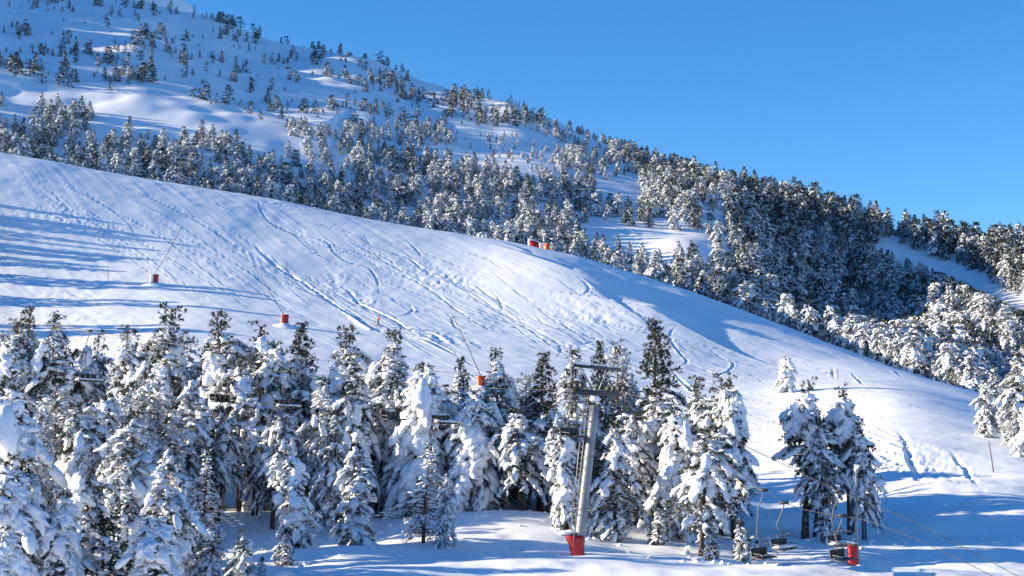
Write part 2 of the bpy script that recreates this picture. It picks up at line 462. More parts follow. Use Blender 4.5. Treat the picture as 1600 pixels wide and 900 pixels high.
# ------------------------------------------------------------------ the ground: one sheet, fine where the camera looks
def build_ground():
    xin = np.arange(-60.0, 1661.0, 2.05)
    def ext(a, b, n):
        return a + (b - a) * np.linspace(0, 1, n + 1)[1:] ** 1.5
    left = ext(-70.0, 800 - F * T60, 22)[::-1]; right = ext(xin[-1], 800 + F * T60, 22)
    xc = np.concatenate([left, xin, right])
    ang = np.degrees(np.arctan((xc - 800) / F)); rad = 1 / np.cos(np.radians(ang))
    back = np.arange(58 + 8, 302 - 4, 8.0)
    ang = np.concatenate([ang, back]); rad = np.concatenate([rad, np.full(len(back), 1 / C60)])
    rows = np.concatenate([[1, 4, 8, 12, 18, 25, 32, 40, 47, 54, 59], np.arange(63, 105, 0.36), np.arange(105, 150, 0.7), np.arange(150, 345, 0.42),
                           np.arange(345, 520, 1.8), np.arange(520, 960, 3.6), np.arange(960, 1500, 12), np.arange(1500, 2700, 80)])
    A, R = np.meshgrid(np.radians(ang), rows)
    RR = R * rad[None, :]
    X = RR * np.sin(A); Y = RR * np.cos(A)
    Z = T(X, Y)
    # tracks
    pts, par = build_tracks()
    kd = kdtree.KDTree(len(pts))
    for i, p in enumerate(pts):
        kd.insert((p[0], p[1], 0), i)
    kd.balance()
    par = np.array(par)
    # candidate vertices only: coarse occupancy grid
    occ = set()
    for p in pts:
        cx, cy = int(p[0] // 2), int(p[1] // 2)
        for a in (-1, 0, 1):
            for b_ in (-1, 0, 1):
                occ.add((cx + a) * 4096 + cy + b_)
    occ = np.array(sorted(occ))
    key = (np.floor(X / 2).astype(np.int64)) * 4096 + np.floor(Y / 2).astype(np.int64)
    cand = np.argwhere(np.isin(key, occ) & (np.abs(A) < 0.5))
    for (i, j) in cand:
        x, y = X[i, j], Y[i, j]
        dz = 0.0
        co, idx, d = kd.find((x, y, 0))
        w, dep, berm, tx, ty = par[idx]
        if d < 3.0 * w:
            side = (x - pts[idx][0]) * ty - (y - pts[idx][1]) * tx
            q = d / w
            dz = -dep * math.exp(-(q * 1.5) ** 2) + berm * math.exp(-((q - 1.15) * 1.7) ** 2) * (1.0 if side > 0 else 0.45)
            Z[i, j] += dz
    nr, nc = X.shape
    verts = np.stack([X, Y, Z], -1).reshape(-1, 3)
    i = np.arange(nr - 1)[:, None]; j = np.arange(nc)[None, :]; j2 = (j + 1) % nc
    q = np.stack([i * nc + j, i * nc + j2, (i + 1) * nc + j2, (i + 1) * nc + j], -1).reshape(-1, 4)
    o = mesh_obj("snow_ground", verts, q, [M_snow], smooth=True)
    tag(o, "snow-covered mountainside with groomed piste, ski tracks and drifts", "snow ground", kind="structure")
    return o

ground = build_ground()
# ------------------------------------------------------------------ tree materials
M_bark, nt, b = new_mat("pine_bark", (0.07, 0.05, 0.04), 0.9)
color_noise(nt, b, 6.0, (0.045, 0.034, 0.028), (0.16, 0.105, 0.075), 0.35, 0.7)
noise_bump(nt, b, [(14.0, 1.0)], 0.6, 0.03)
M_needle, nt, b = new_mat("pine_needles", (0.03, 0.05, 0.02), 0.75)
color_noise(nt, b, 1.3, (0.014, 0.028, 0.022), (0.042, 0.058, 0.034), 0.35, 0.75)
M_needle2, nt, b = new_mat("pine_needles_olive", (0.06, 0.07, 0.025), 0.75)
color_noise(nt, b, 1.7, (0.028, 0.042, 0.028), (0.078, 0.078, 0.045), 0.35, 0.8)
M_frost, nt, b = new_mat("frosted_needles", (0.5, 0.52, 0.55), 0.8)
color_noise(nt, b, 2.2, (0.20, 0.23, 0.26), (0.74, 0.78, 0.84), 0.34, 0.66)
M_snowload, nt, b = new_mat("snow_on_branches", (0.88, 0.90, 0.94), 0.6)
b.inputs["Specular IOR Level"].default_value = 0.25
noise_bump(nt, b, [(5.0, 1.0), (16.0, 0.4)], 0.55, 0.10)

def ico(sub):
    bm = bmesh.new()
    bmesh.ops.create_icosphere(bm, subdivisions=sub, radius=1.0)
    v = np.array([x.co[:] for x in bm.verts]); f = np.array([[q.index for q in p.verts] for p in bm.faces])
    bm.free()
    return v, f
ICO = {0: ico(1), 1: ico(2), 2: ico(3)}   # 12, 42, 162 vertices

class Geo:
    def __init__(self):
        self.v = []; self.f = []; self.m = []; self.n = 0
    def add(self, v, f, mi=0):
        self.v.append(v); self.f.append(f + self.n); self.n += len(v)
        self.m.append(np.broadcast_to(np.asarray(mi, np.int32), (len(f),)).copy() if np.ndim(mi) == 0 else np.asarray(mi, np.int32))
    def arrays(self):
        return np.vstack(self.v), np.vstack(self.f), np.concatenate(self.m)

def add_blobs(g, C, D, R, rng, lod, rough=0.34, mi=0):
    """snow lumps: centres C, long axis D, radii R (long, wide, high); surface made uneven"""
    bv, bf = ICO[lod]
    C = np.asarray(C); D = np.asarray(D); R = np.asarray(R)
    N = len(C)
    if N == 0: return
    D = D / (np.linalg.norm(D, axis=1)[:, None] + 1e-9)
    side = np.cross(D, np.array([0, 0, 1.0])); side += 1e-3; side /= np.linalg.norm(side, axis=1)[:, None]
    up = np.cross(side, D)
    ph = rng.uniform(0, 6.28, (N, 1, 3)); fr = rng.uniform(1.6, 3.4, (N, 1, 3))
    b = bv[None]
    dis = 1 + rough * (np.sin(b[:, :, 0:1] * fr[:, :, 0:1] + ph[:, :, 0:1]) * np.sin(b[:, :, 1:2] * fr[:, :, 1:2] + ph[:, :, 1:2]) + 0.6 * np.sin(b[:, :, 2:3] * fr[:, :, 2:3] * 1.7 + b[:, :, 0:1] * 2.3 + ph[:, :, 2:3]))
    if lod > 0:
        dis = dis + rng.normal(0, 0.075, dis.shape)
    p = b * dis
    # flat undersides: snow lies on the branch
    z = p[:, :, 2:3]; z = np.where(z < 0, z * 0.55, z)
    V = C[:, None, :] + p[:, :, 0:1] * (D * R[:, 0:1])[:, None] + p[:, :, 1:2] * (side * R[:, 1:2])[:, None] + z * (up * R[:, 2:3])[:, None]
    Fs = bf[None] + (np.arange(N) * len(bv))[:, None, None]
    g.add(V.reshape(-1, 3), Fs.reshape(-1, 3), mi)

def add_tufts(g, C, D, S, rng, n, mats, width=0.16):
    """needle tufts: n thin blades from each centre, fanned about D"""
    C = np.asarray(C); D = np.asarray(D); N = len(C)
    if N == 0: return
    D = D / (np.linalg.norm(D, axis=1)[:, None] + 1e-9)
    r = rng.normal(0, 1, (N, n, 3)); r /= np.linalg.norm(r, axis=2)[:, :, None]
    d = D[:, None] * 0.75 + r * 0.8; d /= np.linalg.norm(d, axis=2)[:, :, None]
    L = np.asarray(S)[:, None, None] * rng.uniform(0.7, 1.25, (N, n, 1))
    w = np.cross(d, rng.normal(0, 1, (N, n, 3))); w /= np.linalg.norm(w, axis=2)[:, :, None] + 1e-9
    base = C[:, None] + d * L * 0.05
    a = base + w * L * width * 0.6; b = base - w * L * width * 0.6; c = base + d * L
    m = base + d * L * 0.6
    V = np.stack([a, b, m - w * L * width, c, m + w * L * width], 2).reshape(-1, 3)
    k = np.arange(N * n)[:, None] * 5
    F3 = np.concatenate([k + np.array([[0, 1, 2]]), k + np.array([[0, 2, 4]]), k + np.array([[4, 2, 3]])], 0)
    mi = np.repeat(mats, n)
    g.add(V, F3, np.concatenate([mi, mi, mi]))

def add_tris(g, C, D, S, rng, n, mats, width=0.3):
    """cheaper tufts for far trees: one triangle per blade"""
    C = np.asarray(C); D = np.asarray(D); N = len(C)
    if N == 0: return
    r = rng.normal(0, 1, (N, n, 3)); r /= np.linalg.norm(r, axis=2)[:, :, None]
    d = D[:, None] / (np.linalg.norm(D, axis=1)[:, None, None] + 1e-9) * 0.6 + r * 0.9; d /= np.linalg.norm(d, axis=2)[:, :, None]
    L = np.asarray(S)[:, None, None] * rng.uniform(0.7, 1.3, (N, n, 1))
    w = np.cross(d, rng.normal(0, 1, (N, n, 3))); w /= np.linalg.norm(w, axis=2)[:, :, None] + 1e-9
    V = np.stack([C[:, None] + w * L * width, C[:, None] - w * L * width, C[:, None] + d * L], 2).reshape(-1, 3)
    k = np.arange(N * n)[:, None] * 3
    g.add(V, k + np.array([[0, 1, 2]]), np.repeat(mats, n))

def add_limb(g, P, R, seg=5, mi=0):
    """tapered limb along the points P with radii R"""
    P = np.asarray(P, float); n = len(P)
    t = np.gradient(P, axis=0); t /= np.linalg.norm(t, axis=1)[:, None] + 1e-9
    ref = np.array([0.0, 0, 1]) if abs(t[0, 2]) < 0.8 else np.array([1.0, 0, 0])
    u = np.cross(t, ref); u /= np.linalg.norm(u, axis=1)[:, None] + 1e-9
    v = np.cross(t, u)
    a = np.linspace(0, 2 * math.pi, seg, endpoint=False)
    ring = P[:, None] + (u[:, None] * np.cos(a)[None, :, None] + v[:, None] * np.sin(a)[None, :, None]) * np.asarray(R)[:, None, None]
    i = np.arange(n - 1)[:, None]; j = np.arange(seg)[None]; j2 = (j + 1) % seg
    A = i * seg + j; B = i * seg + j2; Cc = (i + 1) * seg + j2; Dd = (i + 1) * seg + j
    f = np.concatenate([np.stack([A, B, Cc], -1).reshape(-1, 3), np.stack([A, Cc, Dd], -1).reshape(-1, 3)])
    g.add(ring.reshape(-1, 3), f, mi)

def grow_tree(seed, H=12.0, base=0.12, wid=0.24, prof='cone', droop=0.5, nb=60, snow=0.75, green_top=0.1, frost=0.5,
              big=1.0, slabs=0, trunks=1, detail=1.0, lod=1, lean=0.0, bare=0.0):
    """returns (wood, needles, snow) geometry of one tree of height H standing at the origin"""
    if lod and H > 9.5: big *= 0.95; frost = min(0.92, frost + 0.05); snow = min(0.95, snow + 0.12); nb = int(nb * 1.1)
    rng = np.random.default_rng(seed)
    wood, ndl, sn = Geo(), Geo(), Geo()
    bC, bD, bR = [], [], []; BC, BD, BR = [], [], []
    tC, tD, tS, tM = [], [], [], []
    stems = []
    for s in range(trunks):
        hh = H * (1.0 if s == 0 else rng.uniform(0.72, 0.95))
        off = np.zeros(2) if s == 0 else rng.uniform(-1, 1, 2) * H * 0.10
        lx, ly = (rng.normal(0, 0.02, 2) + np.array([lean, 0])) + off / H * 0.6
        zz = np.linspace(-0.6, hh, 9)
        bend = rng.uniform(-0.25, 0.25, 2)
        P = np.stack([off[0] + lx * zz + bend[0] * np.sin(zz / hh * 3.0), off[1] + ly * zz + bend[1] * np.sin(zz / hh * 2.4), zz], 1)
        r0 = 0.017 * hh
        R = r0 * (1 - np.clip(zz / hh, 0, 1)) ** 0.8 + 0.015
        add_limb(wood, P, R, 7 if lod else 4)
        stems.append((hh, zz, P, R))
    W = wid * H
    pa = rng.uniform(0, 6.28, 4)
    for s, (hh, zz, P, R) in enumerate(stems):
        nbs = int(nb * detail * 1.25 / len(stems) * (1.35 if s == 0 else 0.85))
        for k in range(nbs):
            q = (k + rng.uniform(0, 1)) / nbs            # 0 at crown base, 1 at the tip
            z = hh * (base + (1 - base) * q ** 0.92)
            c = np.array([np.interp(z, zz, P[:, 0]), np.interp(z, zz, P[:, 1]), z])
            if prof == 'cone': L = W * (1.02 - q) ** 0.8
            elif prof == 'column': L = W * min(1.0, (1.03 - q) * 2.6) ** 0.7 * (0.75 + 0.25 * (1 - q))
            elif prof == 'dome': L = W * math.sqrt(max(0.03, 1 - (q * 1.02) ** 2.4)) * (0.55 + 0.45 * min(1, q * 3 + 0.25))
            else: L = W * (0.35 + 0.65 * math.sin(min(1, q * 1.15) * math.pi) ** 0.6) * (1.05 - q * 0.6)
            L = max(0.28 * (H / 12), L * rng.uniform(0.55, 1.18))
            az = k * 2.39996 + rng.uniform(-0.5, 0.5) + s
            rag = 1 + 0.30 * math.sin(az + pa[0] + q * 5) + 0.22 * math.sin(2 * az + pa[1] - q * 9) + 0.15 * math.sin(q * 23 + pa[2] + az)
            if rag < 0.62 and rng.uniform() < 0.6: continue
            L *= rag
            hd = np.array([math.cos(az), math.sin(az), 0])
            up0 = 0.35 + 0.7 * q ** 2 - 0.25 * rng.uniform(0, 1)
            dr = droop * rng.uniform(0.6, 1.35) * (1.15 - 0.85 * q)
            isg = q > 1 - green_top * rng.uniform(0.6, 1.2)
            if isg: dr *= 0.2; up0 += 0.5; L *= 1.12
            t = np.linspace(0, 1, 6)
            BP = c + hd * (L * (t - 0.16 * dr * t * t))[:, None] + np.array([0, 0, 1.0]) * (L * (up0 * t - (dr + up0 * 0.6) * t * t * 1.25))[:, None]
            BP[:, 2] = np.maximum(BP[:, 2], 0.12 + 0.02 * H * np.abs(np.sin(az * 3)))
            br = min(0.06, 0.028 * L / 2 + 0.012) * (1.3 - t)
            if lod: add_limb(wood, BP, br, 4 if lod else 3)
            if rng.uniform() < bare:
                if snow > 0.3:
                    for tt in np.arange(0.15, 1.0, 0.12):
                        p = np.array([np.interp(tt, t, BP[:, i]) for i in range(3)])
                        bC.append(p + [0, 0, 0.06]); bD.append(BP[3] - BP[1]); bR.append((0.07 * L + 0.08, 0.07, 0.06))
                continue
            nsub = max(2, int(round(L / 0.34 * detail)))
            snowy = rng.uniform() < snow and not isg
            tang = np.gradient(BP, axis=0)
            for m in range(nsub):
                tt = 0.22 + 0.78 * (m + rng.uniform(0, 1)) / nsub
                p = np.array([np.interp(tt, t, BP[:, i]) for i in range(3)])
                tg = np.array([np.interp(tt, t, tang[:, i]) for i in range(3)]); tg /= np.linalg.norm(tg) + 1e-9
                sd = np.array([-hd[1], hd[0], 0]) * (1 if m % 2 else -1)
                sl = 0.42 * L * (1.15 - tt) * rng.uniform(0.5, 1.2) + 0.12
                dd = tg * 0.75 + sd * rng.uniform(0.35, 0.9); dd[2] += rng.uniform(-0.1, 0.25) + (0.5 if isg else 0) - 0.35 * dr
                dd /= np.linalg.norm(dd)
                e = p + dd * sl
                ntf = max(1, int(round(sl / (0.17 if lod else 0.2) * detail * (1.6 if isg else 1.0))))
                for w_ in range(ntf):
                    u = (w_ + rng.uniform(0.3, 1.0)) / ntf
                    tC.append(p + (e - p) * u + rng.normal(0, 0.05, 3)); tD.append(dd + np.array([0, 0, 0.15]))
                    tS.append(rng.uniform(0.17, 0.33) * (1.0 if lod else 1.5) * (0.8 if isg else 1.0))
                    fr = rng.uniform() < frost * (0.25 if isg else 1.0)
                    tM.append(2 if fr else (1 if rng.uniform() < 0.35 else 0))
                if snowy and rng.uniform() < 0.85:
                    rr = rng.uniform(0.10, 0.22) * big * (0.7 + 0.3 * L) * (1.0 if lod else 1.35)
                    cc = p + (e - p) * rng.uniform(0.1, 0.85) + np.array([0, 0, rr * 0.55])
                    bC.append(cc); bD.append(dd); bR.append((rr * rng.uniform(1.4, 2.6), rr * rng.uniform(0.75, 1.15), rr * rng.uniform(0.42, 0.7)))
            if snowy:
                # the load over the bough: bigger lumps that droop over its end
                nl = max(1, int(L / 0.75))
                for m in range(nl):
                    tt = rng.uniform(0.35, 1.0)
                    p = np.array([np.interp(tt, t, BP[:, i]) for i in range(3)])
                    tg = np.array([np.interp(tt, t, tang[:, i]) for i in range(3)])
                    rr = rng.uniform(0.18, 0.36) * big * min(1.25, 0.55 + 0.3 * L)
                    BC.append(p + [0, 0, rr * 0.35]); BD.append(tg + rng.normal(0, 0.1, 3)); BR.append((rr * rng.uniform(1.4, 2.3), rr * rng.uniform(0.7, 1.1), rr * rng.uniform(0.42, 0.68)))
        # snow against the trunk
        if snow > 0.4 and lod:
            for z in np.arange(hh * 0.3, hh * 0.93, 0.9):
                if rng.uniform() < 0.5 * snow:
                    a = rng.uniform(0, 6.28); rr = rng.uniform(0.15, 0.32) * big
                    c = np.array([np.interp(z, zz, P[:, 0]), np.interp(z, zz, P[:, 1]), z]) + rr * 0.8 * np.array([math.cos(a), math.sin(a), 0])
                    BC.append(c); BD.append(rng.normal(0, 1, 3)); BR.append((rr, rr * 0.8, rr))
    for k in range(slabs):
        # a sheet of snow sliding off the boughs: lumps run together down the flank of the crown
        q = rng.uniform(0.25, 0.88); a = rng.uniform(0, 6.28)
        L = W * (1.0 - q * 0.8) * rng.uniform(0.35, 0.75)
        z = H * (base + (1 - base) * q)
        rr = rng.uniform(0.30, 0.52) * min(1.25, big)
        hd = np.array([math.cos(a), math.sin(a), 0.0]); sd = np.array([-hd[1], hd[0], 0.0])
        for m in range(rng.integers(4, 9)):
            u = m / 7.0
            c = hd * (L + 0.45 * u) + sd * rng.normal(0, 0.22) + np.array([0, 0, z - 1.25 * u * rng.uniform(0.8, 1.2)])
            BC.append(c); BD.append(hd * 0.6 + sd * rng.normal(0, 0.4) + np.array([0, 0, -0.5 - u])); BR.append((rr * rng.uniform(0.9, 1.7), rr * rng.uniform(0.6, 1.1), rr * rng.uniform(0.5, 0.85)))
    # the leader: a few tufts at the very tip
    for (hh, zz, P, R) in stems:
        for m in range(6 if lod else 3):
            tC.append(P[-1] - [0, 0, 0.12 * m]); tD.append(np.array([0, 0, 1.0]) + rng.normal(0, 0.5, 3)); tS.append(0.2 if lod else 0.35)
            tM.append(0 if green_top > 0.05 or rng.uniform() < 0.5 else 2)
    if tC:
        (add_tufts if lod else add_tris)(ndl, tC, tD, tS, rng, (8 if lod else 4), np.array(tM), *( (0.13,) if lod else (0.3,)))
    add_blobs(sn, bC, bD, bR, rng, 0)
    add_blobs(sn, BC, BD, BR, rng, 1 if lod else 0)
    return wood, ndl, sn

NEEDLE_MATS = [M_needle, M_needle2, M_frost]
PROTO = {}
def proto(name, **kw):
    H = kw.get('H', 12.0)
    wood, ndl, sn = grow_tree(**kw)
    d = {'H': H}
    for part, g, mats in (("trunk", wood, [M_bark]), ("crown", ndl, NEEDLE_MATS), ("snow_clumps", sn, [M_snowload])):
        if g.n == 0: continue
        v, f, m = g.arrays()
        o = mesh_obj(part, v, f, mats, smooth=(part != "crown"), fmat=m)
        me = o.data; bpy.data.objects.remove(o)
        d[part] = me
    PROTO[name] = d
    return d

def proto_single(name, **kw):
    """small far tree: one mesh"""
    H = kw.get('H', 8.0)
    wood, ndl, sn = grow_tree(lod=0, **kw)
    g = Geo(); off = 0
    for gg, mo in ((wood, 0), (ndl, 1), (sn, 4)):
        if gg.n == 0: continue
        v, f, m = gg.arrays(); g.add(v, f, m + mo)
    v, f, m = g.arrays()
    o = mesh_obj(name, v, f, [M_bark] + NEEDLE_MATS + [M_snowload], smooth=False, fmat=m)
    me = o.data
    me.polygons.foreach_set("use_smooth", (m == 4).astype(bool)); me.update()
    bpy.data.objects.remove(o)
    PROTO[name] = {'H': H, 'single': me}

# near trees, built in full: heavy columns, cones with green tops, broad old pines, young ones, half-bare ones
proto("column1", seed=1, H=12, base=0.03, wid=0.155, prof='column', droop=1.0, nb=76, snow=0.7, green_top=0.05, frost=0.6, big=0.95, slabs=6)
proto("column2", seed=2, H=11, base=0.05, wid=0.17, prof='column', droop=1.1, nb=66, snow=0.74, green_top=0.0, frost=0.55, big=1.1, slabs=9)
proto("cone1", seed=3, H=13, base=0.06, wid=0.22, prof='egg', droop=0.75, nb=82, snow=0.58, green_top=0.08, frost=0.55, big=0.9, slabs=6)
proto("cone2", seed=4, H=13, base=0.2, wid=0.24, prof='egg', droop=0.65, nb=78, snow=0.5, green_top=0.15, frost=0.42, big=0.95, slabs=5)
proto("green_cone", seed=5, H=13, base=0.15, wid=0.19, prof='cone', droop=0.45, nb=90, snow=0.45, green_top=0.45, frost=0.12, big=0.75)
proto("broad1", seed=6, H=12, base=0.30, wid=0.27, prof='dome', droop=0.6, nb=80, snow=0.55, green_top=0.1, frost=0.4, big=1.1, slabs=12, trunks=2)
proto("broad2", seed=7, H=12, base=0.40, wid=0.26, prof='dome', droop=0.5, nb=74, snow=0.55, green_top=0.15, frost=0.35, big=1.1, slabs=10, trunks=3)
proto("dark_clump", seed=8, H=12, base=0.44, wid=0.2, prof='egg', droop=0.3, nb=90, snow=0.36, green_top=0.2, frost=0.06, big=1.3, slabs=14, trunks=3)
proto("dome_snow", seed=9, H=10, base=0.08, wid=0.26, prof='dome', droop=0.9, nb=64, snow=0.85, green_top=0.04, frost=0.5, big=1.3, slabs=16)
proto("rimed", seed=10, H=12, base=0.26, wid=0.23, prof='dome', droop=0.5, nb=88, snow=0.45, green_top=0.05, frost=0.9, big=0.75, trunks=2)
proto("cone3", seed=14, H=13, base=0.1, wid=0.22, prof='egg', droop=0.65, nb=84, snow=0.55, green_top=0.06, frost=0.5, big=0.95, slabs=8, lean=0.02)
proto("cone4", seed=15, H=13, base=0.26, wid=0.24, prof='egg', droop=0.55, nb=80, snow=0.42, green_top=0.2, frost=0.3, big=1.0, slabs=10, trunks=2, lean=-0.015)
proto("rimed2", seed=16, H=12, base=0.1, wid=0.2, prof='egg', droop=0.7, nb=96, snow=0.5, green_top=0.0, frost=0.85, big=0.7, slabs=4)
proto("young", seed=11, H=4, base=0.02, wid=0.3, prof='cone', droop=0.5, nb=40, snow=0.65, green_top=0.2, frost=0.3, big=0.8)
proto("half_bare", seed=12, H=8, base=0.1, wid=0.3, prof='cone', droop=0.25, nb=46, snow=0.7, green_top=0.0, frost=0.7, big=0.8, bare=0.45)
proto("slim", seed=13, H=11, base=0.08, wid=0.13, prof='cone', droop=0.6, nb=62, snow=0.72, green_top=0.15, frost=0.5, big=0.95)
# middle distance: the same kinds at a coarser grain, more rime than load
for i, (pr, w_, sn_, gt, fr_, ba) in enumerate([('dome', 0.36, 0.75, 0.05, 0.75, 0.06), ('egg', 0.28, 0.6, 0.1, 0.65, 0.06), ('column', 0.22, 0.7, 0.05, 0.7, 0.04),
                                               ('dome', 0.4, 0.5, 0.06, 0.85, 0.1), ('egg', 0.27, 0.45, 0.2, 0.5, 0.1), ('dome', 0.32, 0.65, 0.06, 0.7, 0.14)]):
    proto("mid%d" % i, seed=30 + i, H=9, base=ba, wid=w_, prof=pr, droop=0.7, nb=62, snow=sn_, green_top=gt, frost=fr_, big=1.0, detail=0.75, slabs=3, lean=0.03 * (i - 2.5) / 2.5)
for i, (pr, w_, sn_, gt, fr_) in enumerate([('dome', 0.32, 0.6, 0.05, 0.7), ('egg', 0.3, 0.5, 0.08, 0.7), ('column', 0.25, 0.55, 0.06, 0.75), ('cone', 0.28, 0.45, 0.1, 0.7)]):
    proto_single("far%d" % i, seed=50 + i, H=7, base=0.03, wid=w_, prof=pr, droop=0.6, nb=66, snow=sn_, green_top=gt, frost=fr_, big=0.9, detail=0.8, lean=0.04 * (i - 1.5))
for i, (pr, w_, sn_, gt, fr_) in enumerate([('dome', 0.29, 0.26, 0.25, 0.48), ('egg', 0.25, 0.28, 0.25, 0.44), ('cone', 0.23, 0.18, 0.35, 0.32)]):
    proto_single("dark%d" % i, seed=60 + i, H=7, base=0.06, wid=w_, prof=pr, droop=0.4, nb=60, snow=sn_, green_top=gt, frost=fr_, big=0.8, detail=0.85, lean=0.04 * (i - 1))
for i, (w_, sn_, tr_) in enumerate([(0.30, 0.1, 1), (0.42, 0.15, 2), (0.24, 0.06, 1)]):
    proto_single("sparse%d" % i, seed=70 + i, H=5, base=0.04, wid=w_, prof='cone' if i else 'dome', droop=0.2, nb=26, snow=sn_, green_top=0.4, frost=0.06, big=0.8, detail=0.75, trunks=tr_)
# ------------------------------------------------------------------ planting
ORD1 = ["zeroth", "first", "second", "third", "fourth", "fifth", "sixth", "seventh", "eighth", "ninth", "tenth", "eleventh", "twelfth", "thirteenth",
        "fourteenth", "fifteenth", "sixteenth", "seventeenth", "eighteenth", "nineteenth"]
TENS = {2: "twent", 3: "thirt", 4: "fort", 5: "fift", 6: "sixt", 7: "sevent", 8: "eight", 9: "ninet"}
def ordinal(n):
    if n < 20: return ORD1[n]
    t, u = divmod(n, 10)
    if t > 9: return "hundred-and-" + ordinal(n - 100) if n > 100 else "hundredth"
    return TENS[t] + ("ieth" if u == 0 else "y-" + ORD1[u])

def place_tree(pname, X, Y, H, rz, wf=1.0, name="snowy_pine", sink=0.15):
    d = PROTO[pname]; s = H / d['H']
    Z = float(T(np.array([X]), np.array([Y]))[0]) - sink
    if 'single' in d:
        o = bpy.data.objects.new(name, d['single']); link(o)
    else:
        o = bpy.data.objects.new(name, None); link(o); o.empty_display_size = 0.5
        for part in ("trunk", "crown", "snow_clumps"):
            if part in d:
                c = bpy.data.objects.new(part, d[part]); link(c); c.parent = o
    tl = 0.035 if H > 8 else 0.07
    o.location = (X, Y, Z); o.rotation_euler = (tl * math.sin(rz * 7.3 + X), tl * math.sin(rz * 5.1 + Y), rz); o.scale = (s * wf, s * wf, s)
    return o

rng = random.Random(7)
